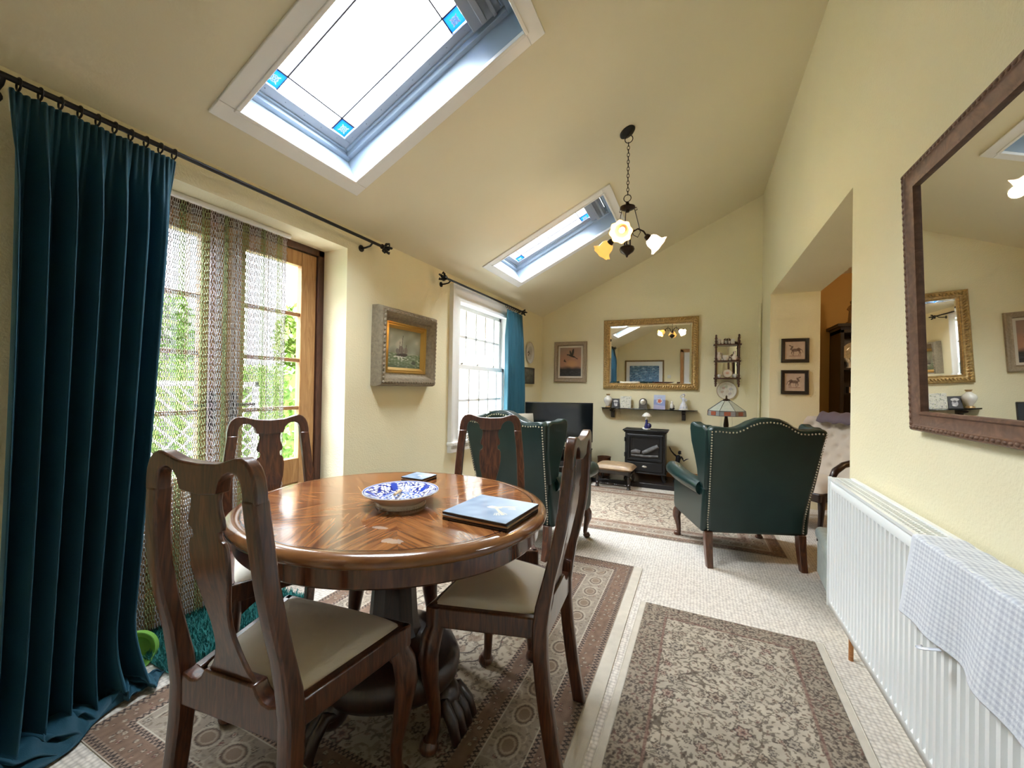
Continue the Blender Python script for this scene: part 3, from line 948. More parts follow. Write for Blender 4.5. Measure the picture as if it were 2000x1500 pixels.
# ---------------------------------------------------------------- queen anne chair, facing local +y
def rake(z):
    pts = [(0, -.245), (.12, -.222), (.25, -.200), (.38, -.187), (.46, -.188), (.55, -.204), (.65, -.229), (.75, -.248), (.85, -.258), (.95, -.262), (1.01, -.264)]
    for (z0, y0), (z1, y1) in zip(pts, pts[1:]):
        if z <= z1:
            return y0 + (y1 - y0) * (z - z0) / (z1 - z0)
    return pts[-1][1]
def make_chair():
    root = thing('dining_chair', 'x', 'chair')
    for s in (-1, 1):
        zs = [0, .06, .12, .20, .28, .36, .44, .50, .58, .66, .74, .82, .88, .915]
        hw = [.166, .166, .166, .167, .168, .169, .168, .167, .165, .163, .160, .154, .147, .1425]
        b = B()
        vs, fs = [], []
        for z, x in zip(zs, hw):
            w = .019 if z > .3 else .0175
            dep = .017 if z > .5 else .021
            yc = rake(z)
            for dx, dy in ((-w, -dep), (-w * .2, -dep * 1.12), (w * .8, -dep), (w, -dep * .3), (w, dep), (-w, dep)):
                vs.append((s * x + dx * s, yc + dy, z))
        n = 6
        for i in range(len(zs) - 1):
            for k in range(n):
                l = (k + 1) % n
                fs.append((i * n + k, i * n + l, (i + 1) * n + l, (i + 1) * n + k))
        fs += [tuple(range(n)), tuple(range(len(vs) - n, len(vs)))]
        b.add(vs, fs).build('back_leg', 'mahogany', root, bev=.005, seg=2)
    # crest rail with two raised horns
    out = [(.1625, .905), (.1615, .93), (.157, .957), (.148, .977), (.136, .990), (.122, .996), (.108, .996), (.090, .991), (.070, .984), (.045, .979), (.02, .977)]
    inn = [(.053, .905), (.0535, .920), (.058, .938), (.068, .953), (.082, .962), (.098, .964), (.110, .959), (.1185, .948), (.123, .930), (.1245, .905)]
    poly_r = out[::-1] + []
    b = B()
    vs, fs = [], []
    # matched strips: left outer with inner, both sides, then the middle block
    def q(x, z, t): return (x, rake(z) + t, z)
    oc = [(.1625, .905), (.1615, .93), (.157, .957), (.148, .977), (.136, .990), (.122, .996), (.105, .995), (.085, .989), (.066, .983), (.053, .980)]
    ic = [(.1245, .905), (.123, .930), (.1205, .942), (.1165, .952), (.110, .959), (.100, .9635), (.086, .963), (.071, .955), (.060, .942), (.053, .918)]
    def band(sx, o_, i_):
        k0 = len(vs)
        for (xo, zo), (xi, zi) in zip(o_, i_):
            for t in (-.016, .014):
                vs.append(q(sx * xo, zo, t)); vs.append(q(sx * xi, zi, t))
        m = len(o_)
        for i in range(m - 1):
            a, c = k0 + i * 4, k0 + i * 4 + 4
            for u, v in ((0, 1), (1, 3), (3, 2), (2, 0)):
                fs.append((a + u, a + v, c + v, c + u))
        fs.append((k0, k0 + 1, k0 + 3, k0 + 2))
        return k0 + (m - 1) * 4
    eR = band(1, oc, ic)
    eL = band(-1, oc, ic)
    # middle block in three columns
    k0 = len(vs)
    for x, zt, zb in ((.053, .980, .918), (.0, .977, .912), (-.053, .980, .918)):
        for t in (-.016, .014):
            vs.append(q(x, zt, t)); vs.append(q(x, zb, t))
    for i in range(2):
        a, c = k0 + i * 4, k0 + i * 4 + 4
        for u, v in ((0, 1), (1, 3), (3, 2), (2, 0)):
            fs.append((a + u, a + v, c + v, c + u))
    b.add(vs, fs)
    o = b.build('crest_rail', 'mahogany', root)
    bm = bmesh.new(); bm.from_mesh(o.data)
    bmesh.ops.remove_doubles(bm, verts=bm.verts, dist=.0005)
    bmesh.ops.recalc_face_normals(bm, faces=bm.faces); bm.to_mesh(o.data); bm.free()
    md = o.modifiers.new('bevel', 'BEVEL'); md.width = .009; md.segments = 4; md.limit_method = 'ANGLE'; md.angle_limit = radians(50)
    # vase splat
    sp = [(.474, .074), (.490, .071), (.500, .063), (.515, .052), (.535, .043), (.560, .035), (.59, .030), (.62, .029), (.655, .034), (.69, .042), (.72, .050), (.75, .055), (.775, .0565), (.800, .055), (.812, .050),
          (.815, .041), (.825, .0385), (.835, .040), (.839, .049), (.848, .052), (.862, .049), (.88, .043), (.900, .041), (.915, .044), (.926, .052)]
    b = B(); b.strip([(z, -w, w) for z, w in sp], .011, lambda a, z, d: (a, rake(z) + .003 + d, z))
    b.build('splat', 'mahogany', root, bev=.003, seg=2)
    # back rail with its scooped shoe
    prf = [(-.152, .392), (.152, .392), (.152, .468), (.120, .458), (.100, .462), (.085, .475), (.076, .492), (-.076, .492), (-.085, .475), (-.100, .462), (-.120, .458), (-.152, .468)]
    b = B(); b.prism(prf, -.204, -.168)
    b.build('back_rail', 'mahogany', root, bev=.004)
    # seat rails
    b = B()
    F0, R0 = .165, -.185
    wf, wr = .232, .165
    for s in (-1, 1):
        a = [(s * wr, R0), (s * wf, F0), (s * (wf - .026), F0), (s * (wr - .026), R0)]
        b.add([(x, y, z) for z in (.395, .457) for x, y in a], [(0, 1, 2, 3), (7, 6, 5, 4), (0, 1, 5, 4), (1, 2, 6, 5), (2, 3, 7, 6), (3, 0, 4, 7)])
    b.span((-wf, F0 - .026, .395), (wf, F0, .457))
    b.build('seat_frame', 'mahogany', root, bev=.005)
    # drop-in cushion
    def cus(u, v):
        a, c = u * 2 - 1, v * 2 - 1
        e = 1 - max(abs(a), abs(c)) ** 5
        y = -.162 + (v) * .318
        hw_ = (wr - .022) + ((wf - .018) - (wr - .022)) * v
        # rounded corners
        r = 1 - .05 * (abs(a) ** 8) * (abs(c) ** 8) * 1.2
        return (a * hw_ * r, y if r == 1 else y - c * .006 * (1 - r) * 20, .446 + .034 * (1 - abs(a) ** 3.2) ** .5 * (1 - abs(c) ** 3.2) ** .5 + .008)
    b = B(); b.surf(cus, 25, 25)
    k = len(b.v)
    b.surf(lambda u, v: (cus(u, v)[0], cus(u, v)[1], .440), 25, 25)
    b.build('seat_cushion', 'cream_seat', root, angle=80)
    # cabriole front legs
    for s in (-1, 1):
        x, y = s * (wf - .026), F0 - .026
        P = [(x, y, .455), (x, y, .40), (x + s * .012, y + .012, .355), (x + s * .017, y + .018, .30), (x + s * .010, y + .012, .22), (x, y, .13), (x - s * .002, y + .0, .07), (x + s * .006, y + .008, .035)]
        b = B(); b.tube(P, [.026, .027, .033, .032, .025, .0185, .0165, .020], 14)
        b.lathe([(.0, .0), (.020, .0), (.028, .007), (.031, .016), (.028, .028), (.019, .040), (0, .042)], (x + s * .010, y + .014, 0), 16)
        # scrolled ear under the rail
        b.prism([(0, .0), (.05, .0), (.042, -.02), (.02, -.034), (0, -.05)], -.012, .012, lambda a, z, d: (x - s * a - s * .02, y + .008 + d, .398 + z))
        b.build('front_leg', 'mahogany', root)
    return root

def pose(o, x, y, f):
    o.matrix_world = Matrix.Translation((x, y, RUG)) @ heading(f).to_4x4()

chair = make_chair()
CH = [(-0.954, 0.752, (-.105, .994), 'mahogany dining chair nearest the camera, its vase-shaped back turned to us'),
      (-0.612, 1.272, (-.997, -.075), 'mahogany dining chair seen side-on at the right of the round table'),
      (-1.498, 1.100, (.944, -.33), 'mahogany dining chair with its back against the glazed garden doors'),
      (-0.876, 1.636, (.42, -.907), 'mahogany dining chair beyond the table, in front of the left green armchair')]
for i, (x, y, f, lab) in enumerate(CH):
    c = chair if i == 0 else copy_tree(chair)
    pose(c, x, y, f)
    c['label'] = lab
    c['group'] = 'set of mahogany dining chairs round the table'

# ---------------------------------------------------------------- things on the table
def bowl_pattern(x, y, z, prof_in):
    r = np.hypot(x, y); a = np.arctan2(y, x)
    base = np.tile(np.array([.78, .82, .90]), (len(x), 1))
    blue, dark = (.02, .06, .42), (.012, .02, .20)
    n1 = smooth_noise(x, y, 3, 30, 24, 60)
    n2 = smooth_noise(x, y, 7, 30, 30, 80)
    band = (r > .075) & (r < .132)
    base = mixc(base, dark, (band & (np.abs(n1) < .42) ))
    base = mixc(base, blue, (band & (n2 > .9)))
    base = mixc(base, blue, band & (np.cos(a * 5) > .86) & (np.abs(r - .108) < .02))
    base = mixc(base, (.16, .26, .62), (r < .075) & (n2 > .25))
    base = mixc(base, dark, (r < .07) & (np.abs(n1) < .14))
    base = mixc(base, blue, (np.abs(r - .135) < .0016) | (np.abs(r - .076) < .0012))
    return base
t = thing('fruit_bowl', 'shallow blue and white patterned china bowl at the middle of the table', 'bowl', (-.915, 1.092, TZ))
t.scale = (.9, .9, .95)
nu, prof = 200, [(0.0, .018), (.02, .018), (.04, .0185), (.06, .020), (.075, .024), (.088, .030), (.100, .036), (.112, .042), (.122, .0465), (.132, .050), (.139, .0525)]
rr = np.concatenate([np.linspace(p[0], q[0], 8, endpoint=False) for p, q in zip(prof, prof[1:])] + [[prof[-1][0]]])
zz = np.interp(rr, [p[0] for p in prof], [p[1] for p in prof])
A = np.linspace(0, 2 * np.pi, nu, endpoint=False)
X = (rr[:, None] * np.cos(A)).ravel(); Y = (rr[:, None] * np.sin(A)).ravel(); Z = np.repeat(zz, nu)
m = len(rr)
jj, ii = np.meshgrid(np.arange(m - 1), np.arange(nu), indexing='ij')
l = (ii + 1) % nu
Fq = np.stack([jj * nu + ii, jj * nu + l, (jj + 1) * nu + l, (jj + 1) * nu + ii], -1).reshape(-1, 4)
o = np_mesh('patterned_inside', np.stack([X, Y, Z], 1), Fq, 'glazed_pattern', t, bowl_pattern(X, Y, Z, prof), True)
b = B(); b.lathe([(.139, .0525), (.1405, .050), (.132, .043), (.115, .032), (.098, .021), (.088, .0155), (.084, .012)], n=96)
b.build('outside', 'china', t)
b = B(); b.lathe([(.076, .016), (.088, .014), (.090, .006), (.090, 0), (.080, 0), (.076, .016)], n=96)
for k in range(60):
    a = 2 * pi * k / 60; b.ball((.0905 * cos(a), .0905 * sin(a), .005), .0028, 6, 4)
b.build('foot_ring', 'china', t)
b = B(); b.tube([(-.930, 1.075, TZ + .034), (-.955, 1.135, TZ + .030)], [.0045, .0055], 10); b.tube([(-.955, 1.135, TZ + .030), (-.96, 1.148, TZ + .029)], [.0055, .002], 10)
tag(b.build('brush_handle', 'bone'), 'slim pale wooden stick lying inside the blue and white bowl', 'stick')

def bird_sheet(u, v):
    x, y = (u - .5), (v - .5)
    n = smooth_noise(x, y, 5, 26, 1, 5)
    base = np.tile(np.array([.22, .30, .42]), (len(u), 1)) + (n * .045)[:, None]
    base = mixc(base, (.52, .60, .68), np.clip((x + y) * 1.2 + .1, 0, .8))
    w = lambda cx, cy, ax, ay, ang: (((x - cx) * np.cos(ang) + (y - cy) * np.sin(ang)) / ax) ** 2 + ((-(x - cx) * np.sin(ang) + (y - cy) * np.cos(ang)) / ay) ** 2
    body = w(.03, .02, .11, .045, .3) < 1
    base = mixc(base, (.70, .62, .46), body)
    base = mixc(base, (.82, .78, .66), w(-.02, .03, .045, .042, 0) < 1)
    base = mixc(base, (.30, .22, .12), (w(-.03, .03, .008, .008, 0) < 1))
    for (cx, cy, ax, ay, an) in ((.16, .12, .17, .022, .6), (.17, -.10, .18, .022, -.75)):
        base = mixc(base, (.62, .56, .42), w(cx, cy, ax, ay, an) < 1)
    fan = np.hypot(x - .10, y + .04)
    ang = np.arctan2(y + .04, x - .10)
    feath = (fan > .16) & (fan < .27) & (np.sin(ang * 46) > .1) & (((ang > -1.2) & (ang < -.45)) | ((ang > .35) & (ang < .95)))
    base = mixc(base, (.66, .60, .46), feath)
    return base
def mat_stack(name, cat, c, yaw, w, n, group, labels, th, sheet):
    for k in range(n):
        j = Matrix.Rotation(yaw + (0, .012, -.02, .015)[k], 3, 'Z')
        zt = TZ + .0005 + k * (th + .0008)
        o = thing(name, labels[k], cat, (c[0], c[1], zt), j, group)
        b = B(); b.box((0, 0, th / 2 - .0005), (w, w, th - .001)); b.build('cork_board', 'black_wood' if k % 2 == 0 else 'tan_leather', o, bev=.001, smooth=False)
        picture_sheet('picture_face', w - .002, w - .002, 90 if k == n - 1 else 12, 90 if k == n - 1 else 12, sheet, th, o)
mat_stack('placemat', 'placemat', (-.585, 1.132), -.04, .222, 3, 'stack of square placemats on the table',
          ['lowest square placemat of the stack at the right of the table', 'middle square placemat of the stack at the right of the table', 'topmost placemat of the stack, blue with a flying owl'], .0075, bird_sheet)
mat_stack('coaster', 'coaster', (-1.085, 1.410), .03, .108, 3, 'stack of small coasters behind the bowl',
          ['bottom coaster of the small stack behind the blue bowl', 'middle coaster of the small stack behind the blue bowl', 'top blue-grey coaster of the small stack behind the bowl'], .005, bird_sheet)

# ================================================================ WING ARMCHAIRS, facing local +y
def make_armchair():
    root = thing('wing_armchair', 'x', 'armchair')
    def back_y(z): return -.315 - max(0, z - .30) * .25
    # outline of the back, right half from the bottom
    half = [(.300, .215), (.308, .40), (.322, .60), (.337, .80), (.346, .90), (.336, .920), (.29, .920), (.23, .913), (.185, .916), (.15, .932), (.11, .958), (.06, .978), (0, .984)]
    outl = half + [(-x, z) for x, z in half[::-1][1:]]
    b = B(); b.prism(outl, 0, .10, lambda x, z, t: (x, back_y(z) + t, z))
    b.build('back', 'leather', root, bev=.022, seg=3, angle=60)
    # inner padding
    hin = [(.26, .40), (.265, .60), (.27, .80), (.265, .90), (.22, .905), (.175, .908), (.14, .92), (.10, .94), (.05, .952), (0, .955)]
    b = B(); b.prism(hin + [(-x, z) for x, z in hin[::-1][1:]], .08, .17, lambda x, z, t: (x, back_y(z) + t, z))
    b.build('back_cushion', 'leather', root, bev=.04, seg=4, angle=60)
    for s in (-1, 1):
        wing = [(-.375, .50), (-.425, .70), (-.442, .90), (-.40, .926), (-.345, .921), (-.30, .926), (-.262, .938), (-.232, .925), (-.222, .885), (-.228, .80), (-.252, .70), (-.268, .62), (-.262, .52)]
        def wf_(y, z, t):
            flare = .05 * max(0, (y + .42) / .2) * max(0, min(1, (z - .5) / .35))
            return (s * (.305 + flare * .55 + (z - .5) * .05 + t), y + .02, z)
        b = B(); b.prism(wing, -.035, .030, wf_)
        b.build('wing', 'leather', root, bev=.022, seg=3, angle=60)
        # rolled arm
        P = [(s * .315, -.28, .50), (s * .330, -.20, .508), (s * .345, -.08, .512), (s * .352, .05, .522), (s * .352, .17, .532), (s * .350, .235, .530), (s * .348, .262, .520)]
        b = B(); b.tube(P, [.052, .052, .052, .054, .056, .053, .030], 18)
        b.build('arm', 'leather', root, angle=70)
        side = [(-.305, .215), (.235, .215), (.262, .25), (.262, .42), (.235, .50), (-.345, .52)]
        b = B(); b.prism(side, .285, .335, lambda y, z, t: (s * t, y, z))
        b.build('side_panel', 'leather', root, bev=.02, seg=3, angle=60)
    b = B(); b.box((0, -.01, .285), (.60, .56, .14)); b.build('seat_base', 'leather', root, bev=.02, seg=2)
    def cus(u, v):
        a, c = u * 2 - 1, v * 2 - 1
        k = (1 - abs(a) ** 4) ** .5 * (1 - abs(c) ** 4) ** .5
        return (a * .275, .02 + c * .26, k)
    b = B()
    b.surf(lambda u, v: (lambda p: (p[0], p[1], .42 + .055 * p[2]))(cus(u, v)), 21, 21)
    b.surf(lambda u, v: (lambda p: (p[0], p[1], .42 - .06 * p[2]))(cus(u, v)), 21, 21)
    b.build('seat_cushion', 'leather', root, angle=80)
    # nail trim down both back edges and under the crest
    b = B()
    path = []
    full = [(.294, .222), (.300, .40), (.314, .60), (.328, .80), (.335, .890), (.29, .893), (.23, .887), (.188, .889), (.15, .905), (.11, .931), (.06, .951), (0, .957)]
    full = full + [(-x, z) for x, z in full[::-1][1:]]
    for (x0, z0), (x1, z1) in zip(full, full[1:]):
        L = sqrt((x1 - x0) ** 2 + (z1 - z0) ** 2)
        k = max(1, int(L / .016))
        for i in range(k):
            f = i / k
            x, z = x0 + (x1 - x0) * f, z0 + (z1 - z0) * f
            b.ball((x, back_y(z) - .002, z), .0056, 6, 4)
    o = b.build('nailhead_trim', 'brass', root); o['kind'] = 'stuff'
    for s in (-1, 1):
        b = B()
        vs, fs = [], []
        for z, y, w in ((.225, -.30, .024), (.15, -.305, .023), (.07, -.318, .021), (.0, -.335, .019)):
            for dx, dy in ((-w, -w), (w, -w), (w, w), (-w, w)):
                vs.append((s * .288 + dx, y + dy, z))
        for i in range(3):
            for k in range(4):
                l = (k + 1) % 4
                fs.append((i * 4 + k, i * 4 + l, i * 4 + 4 + l, i * 4 + 4 + k))
        fs += [(0, 1, 2, 3), (12, 13, 14, 15)]
        b.add(vs, fs); b.build('back_leg', 'mahogany', root, bev=.004)
        P = [(s * .300, .225, .23), (s * .312, .24, .185), (s * .314, .242, .15), (s * .304, .230, .09), (s * .300, .226, .04), (s * .304, .232, .02)]
        b = B(); b.tube(P, [.030, .033, .029, .019, .015, .019], 12)
        b.lathe([(0, 0), (.019, 0), (.027, .009), (.027, .018), (.017, .032), (0, .034)], (s * .308, .238, 0), 14)
        b.build('front_leg', 'mahogany', root)
    return root
arm = make_armchair()
fR = Vector((-.344, .939, 0)); pR = Vector((.354, 3.01, 0)) + fR * .335
arm.matrix_world = Matrix.Translation(pR) @ heading(fR).to_4x4()
arm['label'] = 'green leather wing armchair at the right, its back turned towards the radiator'
arm['group'] = 'pair of green leather wing armchairs'
arm2 = copy_tree(arm)
fL = Vector((.213, .977, 0)); pL = Vector((-1.184, 2.566, RUG)) + fL * .335
arm2.matrix_world = Matrix.Translation(pL) @ heading(fL).to_4x4()
arm2['label'] = 'green leather wing armchair at the left, behind the dining table and facing the television'

def pillow(name, label, c, R, w, h, d, mat, cat='cushion'):
    b = B()
    def side(sg):
        def f(u, v):
            a, c_ = u * 2 - 1, v * 2 - 1
            k = max(0, (1 - a ** 4)) ** .5 * max(0, (1 - c_ ** 4)) ** .5
            pin = 1 - .06 * (1 - abs(a)) * abs(c_) - .06 * (1 - abs(c_)) * abs(a)
            return (a * w / 2 * pin, sg * d / 2 * k, h / 2 + c_ * h / 2 * pin)
        return f
    b.surf(side(1), 19, 19); b.surf(side(-1), 19, 19)
    o = b.build(name, mat, angle=80)
    o.matrix_world = Matrix.Translation(c) @ R.to_4x4()
    return tag(o, label, cat)
pL3 = Vector((pL.x, pL.y, 0))
cush = pillow('scatter_cushion', 'beige scatter cushion standing in the left green armchair, showing above its back', pL3 - fL * .14 + Vector((-.055, -.02, .482)), heading(fL) @ Matrix.Rotation(radians(14), 3, 'X'), .40, .50, .12, 'beige_cushion')

# nursing chair glimpsed in the opening
t = thing('nursing_chair', 'low cream button-backed chair with carved wooden frame inside the opening', 'chair', (.86, 4.17, 0), heading((-.75, -.66)))
R = .30
b = B()
def tuft(x, z):
    k = 0
    for i in range(-3, 4):
        for j in range(0, 6):
            cx = (i + (.5 if j % 2 else 0)) * .11; cz = .50 + j * .085
            k += math.exp(-((x - cx) ** 2 + (z - cz) ** 2) / .0006)
    return k
def bk(u, v):
    x = (u - .5) * .56; z = .42 + v * .50
    w = 1 - .25 * max(0, v - .6) ** 1.2
    xx = x * w
    return (xx, -.22 - .20 * v + .22 * abs(u - .5) ** 2 * 2 - .012 * 0 - .020 * tuft(x, z), z)
b.surf(bk, 61, 61)
b.surf(lambda u, v: (bk(u, v)[0] * .98, -.30 - .20 * v + .22 * abs(u - .5) ** 2 * 2, bk(u, v)[2]), 13, 13)
b.build('button_back', 'linen', t)
b = B()
edge = [(-.29, -.14, .40), (-.29, -.20, .52), (-.285, -.28, .72), (-.26, -.37, .85), (-.18, -.44, .925), (0, -.47, .945), (.18, -.44, .925), (.26, -.37, .85), (.285, -.28, .72), (.29, -.20, .52), (.29, -.14, .40)]
b.tube(edge, .022, 8); b.build('back_frame', 'mahogany_dark', t)
for s in (-1, 1):
    b = B(); b.tube([(s * .29, -.22, .56), (s * .31, -.08, .60), (s * .32, .06, .585), (s * .315, .14, .54), (s * .31, .17, .48), (s * .30, .16, .36)], [.024, .026, .024, .026, .022, .02], 10)
    b.build('carved_arm', 'mahogany_dark', t)
    for y, sp in ((.20, .04), (-.20, -.06)):
        b = B(); b.tube([(s * .26, y, .34), (s * .27, y + sp * .4, .2), (s * .27, y + sp, 0)], [.028, .02, .014], 10); b.build('leg', 'mahogany_dark', t)
b = B(); b.box((0, 0, .325), (.56, .50, .07)); b.build('seat_rail', 'mahogany_dark', t, bev=.01)
b = B(); b.surf(lambda u, v: ((u - .5) * .54, (v - .5) * .48, .36 + .09 * (1 - abs(2 * u - 1) ** 4) ** .5 * (1 - abs(2 * v - 1) ** 4) ** .5), 17, 17); b.build('seat_cushion', 'linen', t)
b = B(); b.surf(lambda u, v: ((u - .5) * .34, -.40 - .10 * sin(pi * v) * 0 + (v - .5) * -.17, .962 - abs(v - .5) ** 2 * .35 + .008 * sin(u * 20)), 15, 9)
o = b.build('throw', 'mauve', solid=.008)
o.matrix_world = t.matrix_world.copy()
tag(o, 'grey mauve throw folded over the top of the button-backed chair', 'throw')

# pale ottoman beyond the radiator
t = thing('ottoman', 'pale sage damask box ottoman between the radiator and the right armchair', 'footstool', (.958, 2.80, 0), heading((0.08, 1)))
b = B(); b.box((0, 0, .145), (.60, .46, .23)); b.build('body', 'sage', t, bev=.03, seg=3)
b = B(); b.box((0, 0, .285), (.62, .48, .075)); b.build('padded_lid', 'sage', t, bev=.03, seg=4)
for sx in (-1, 1):
    for sy in (-1, 1):
        b = B(); b.lathe([(.018, 0), (.022, .01), (.022, .035)], (sx * .25, sy * .18, 0), 12); b.build('castor', 'black_plastic', t)

# ================================================================ CURTAINS, RODS AND THE CHAIN SCREEN
def curtain_rod(label, x, y0, y1, z, brackets, r=.0095):
    t = thing('curtain_rod', label, 'curtain rod', (x, y0, z))
    L = y1 - y0
    b = B(); b.tube([(0, 0, 0), (0, L, 0)], r, 12); b.build('pole', 'iron', t)
    for y, s in ((0, -1), (L, 1)):
        b = B()
        b.ball((0, y + s * .012, 0), (.017, .012, .017)); b.tube([(0, y, 0), (0, y + s * .055, 0)], [.011, .008], 8)
        for k in range(5):
            a = 2 * pi * k / 5
            c = Vector((cos(a), 0, sin(a)))
            b.tube([Vector((0, y + s * .03, 0)), c * .026 + Vector((0, y + s * .045, 0)), c * .034 + Vector((0, y + s * .066, 0)), c * .018 + Vector((0, y + s * .078, 0))], [.007, .010, .008, .003], 6)
        b.ball((0, y + s * .07, 0), .012, 8, 6)
        b.build('leaf_finial', 'iron', t)
    for y in brackets:
        b = B(); b.tube([(0, y, -.004), (-.02, y, -.022), (-.06, y, -.028), (XL - x + .004, y, -.028)], .006, 8); b.lathe([(0, 0), (.022, 0), (.022, .005), (0, .008)], (XL - x, y, -.028), 14, Matrix.Rotation(pi / 2, 4, 'Y'))
        b.build('bracket', 'iron', t)
    return t
ROD_X = -1.93
curtain_rod('long black iron curtain rod above the garden doors', ROD_X, .40, 2.055, 2.072, (.45 - .40, 1.98 - .40))
curtain_rod('short black iron curtain rod above the sash window', ROD_X, 2.83, 4.43, 2.050, (.06, 1.54))

def rings(t, ys, x, z, y0, r=.019):
    for y in ys:
        b = B(); b.tube([(r * cos(a), 0, -.008 + r * sin(a)) for a in [2 * pi * k / 16 for k in range(16)]], .003, 6, closed=True)
        b.tube([(0, 0, -.008 - r), (0, 0, -.008 - r - .014)], .002, 5)
        o = b.build('curtain_ring', 'iron', t); o.location = (0, y, 0)

random.seed(4)
# big velvet curtain pulled to the left of the doors
ZT = 2.040
t = thing('velvet_curtain', 'heavy teal velvet curtain pooling on the floor left of the garden doors', 'curtain', (ROD_X, .46, 0))
ph = [random.uniform(0, 6.28) for _ in range(9)]
def vel(u, v):
    """u across, v from top (0) to hem (1)"""
    NZ = 11.0
    uu = u + .012 * sin(6 * v + ph[0]) * sin(pi * u)
    # pencil pleats at the head spreading into deep folds
    head = max(0, 1 - v / .10)
    amp = .016 + .034 * min(1, v / .16)
    fold = amp * (sin(2 * pi * NZ * .62 * uu + ph[1] + .9 * sin(3.1 * u + ph[2])) + .35 * sin(2 * pi * NZ * 1.15 * uu + ph[3] + 1.3 * v)) * (1 - .75 * head)
    fold += .006 * sin(2 * pi * 26 * u) * head
    yl = 0.0 + .006 * sin(4 * v) - .012 * v
    yr = .438 - .058 * min(1, v / .60) ** 1.2 - .05 * max(0, v - .6) / .4
    y = yl + (yr - yl) * uu + .25 * fold * cos(2 * pi * NZ * .62 * uu + ph[1]) * .6
    x = fold
    z = ZT * (1 - v)
    return x, y, z
def vel2(u, v):
    # last stretch of v lies along the floor
    VF = .86
    if v <= VF:
        w = v / VF
        x, y, z = vel(u, w)
        k = max(0, w - .86) / .14
        bulge = k ** 1.8
        x += bulge * (.055 + .03 * sin(7 * u + 1))
        y += bulge * (u - .5) * .10
        z = max(z, .012 + .015 * (1 + sin(9 * u)) * k)
        z += .018 * k * sin(14 * u + 3 * k)
        return (x, y, max(z, .012))
    w = (v - VF) / (1 - VF)
    x, y, z = vel2(u, VF)
    # hem spread over the floor, from near the skirting to a point reaching out beside the chair
    hx, hy = .205 - .17 * u + .015 * sin(9 * u), .03 + .40 * u + .012 * sin(11 * u)
    k = w * w * (3 - 2 * w)
    crump = .022 * (1 - w) * (.5 + .5 * sin(16 * u + 5 * w)) + .026 * sin(pi * w) * (.5 + .5 * sin(7 * u - 5 * w + 1)) + .010 * sin(pi * w) * sin(23 * u + 9 * w)
    return (x + (hx - x) * k, y + (hy - y) * k, .010 + max(0, crump))
b = B(); b.surf(vel2, 260, 150)
b.build('drape', 'velvet', t, solid=.004, angle=180)
b = B(); b.surf(lambda u, v: (lambda p: (p[0] - .012, p[1], p[2]))(vel(u, v * .035)), 120, 4); b.build('heading_tape', 'soft_white', t, solid=.001)
rings(t, [.02 + .0455 * k for k in range(10)], ROD_X, ZT, .46)
for c in t.children:
    if c.name.startswith('curtain_ring'): c.location.z = 2.072

# narrow curtain at the far side of the sash window
t = thing('window_curtain', 'narrow teal curtain drawn to the far side of the sash window', 'curtain', (ROD_X, 3.985, 0))
def wcur(u, v):
    z = 2.005 - v * 1.96
    amp = .012 + .020 * min(1, v / .15)
    f = amp * (sin(2 * pi * 6 * u + .7 * sin(3 * v)) + .3 * sin(2 * pi * 13 * u + 1))
    spread = .43 + .07 * min(1, v * 2)
    return (f, .02 - .015 * v + u * spread, z)
b = B(); b.surf(wcur, 120, 60); b.build('drape', 'velvet_far', t, solid=.004, angle=180)
rings(t, [.02 + .05 * k for k in range(9)], ROD_X, 2.0, 3.985, .016)
for c in t.children:
    if c.name.startswith('curtain_ring'): c.location.z = 2.050

# chain fly screen hanging inside the door recess
t = thing('fly_screen', 'metal chain fly screen in silver, pink and green stripes over the garden doors', 'fly screen', (-2.165, 1.20, 0))
SY0, SY1, SZ0, SZ1 = .69, 1.562, .045, 1.985
b = B()
b.tube([(0, SY0 - 1.20 - .01, 2.000), (0, SY1 - 1.20 + .008, 2.000)], .014, 12); b.span((-.02, SY0 - 1.2, 1.995), (.006, SY1 - 1.2, 2.018))
b.build('head_rail', 'white', t)
stripe = [(.56, .56, .58)] * 5 + [(.40, .44, .24)] * 4 + [(.56, .50, .54)] * 4 + [(.56, .56, .58)] * 3 + [(.34, .40, .22)] * 3 + [(.50, .44, .36)] * 2
pitch, zp = .0090, .0185
NS = int((SY1 - SY0) / pitch)
NL = int((SZ1 - SZ0) / zp)
kk = 8
ang = np.linspace(0, 2 * np.pi, kk, endpoint=False)
loop = np.stack([np.zeros(kk), np.sign(np.cos(ang)) * np.abs(np.cos(ang)) ** .8 * .0042, np.sin(ang) * .0118], 1)
tan = np.roll(loop, -1, 0) - np.roll(loop, 1, 0); tan /= np.linalg.norm(tan, axis=1)[:, None]
nrm = np.cross(tan, np.array([1., 0, 0]))
ring_v = []
for i in range(kk):
    for a in (0, 2 * np.pi / 3, 4 * np.pi / 3):
        ring_v.append(loop[i] + 0.0017 * (np.cos(a) * nrm[i] + np.sin(a) * np.array([1., 0, 0])))
ring_v = np.array(ring_v)
rf = []
for i in range(kk):
    for a in range(3):
        rf.append((i * 3 + a, i * 3 + (a + 1) % 3, ((i + 1) % kk) * 3 + (a + 1) % 3, ((i + 1) % kk) * 3 + a))
rf = np.array(rf)
def rz(a): return np.array([[cos(a), -sin(a), 0], [sin(a), cos(a), 0], [0, 0, 1]])
va, vb = ring_v @ rz(.65).T, ring_v @ rz(-.75).T
V, F, C = [], [], []
rng = np.random.RandomState(2)
n0 = 0
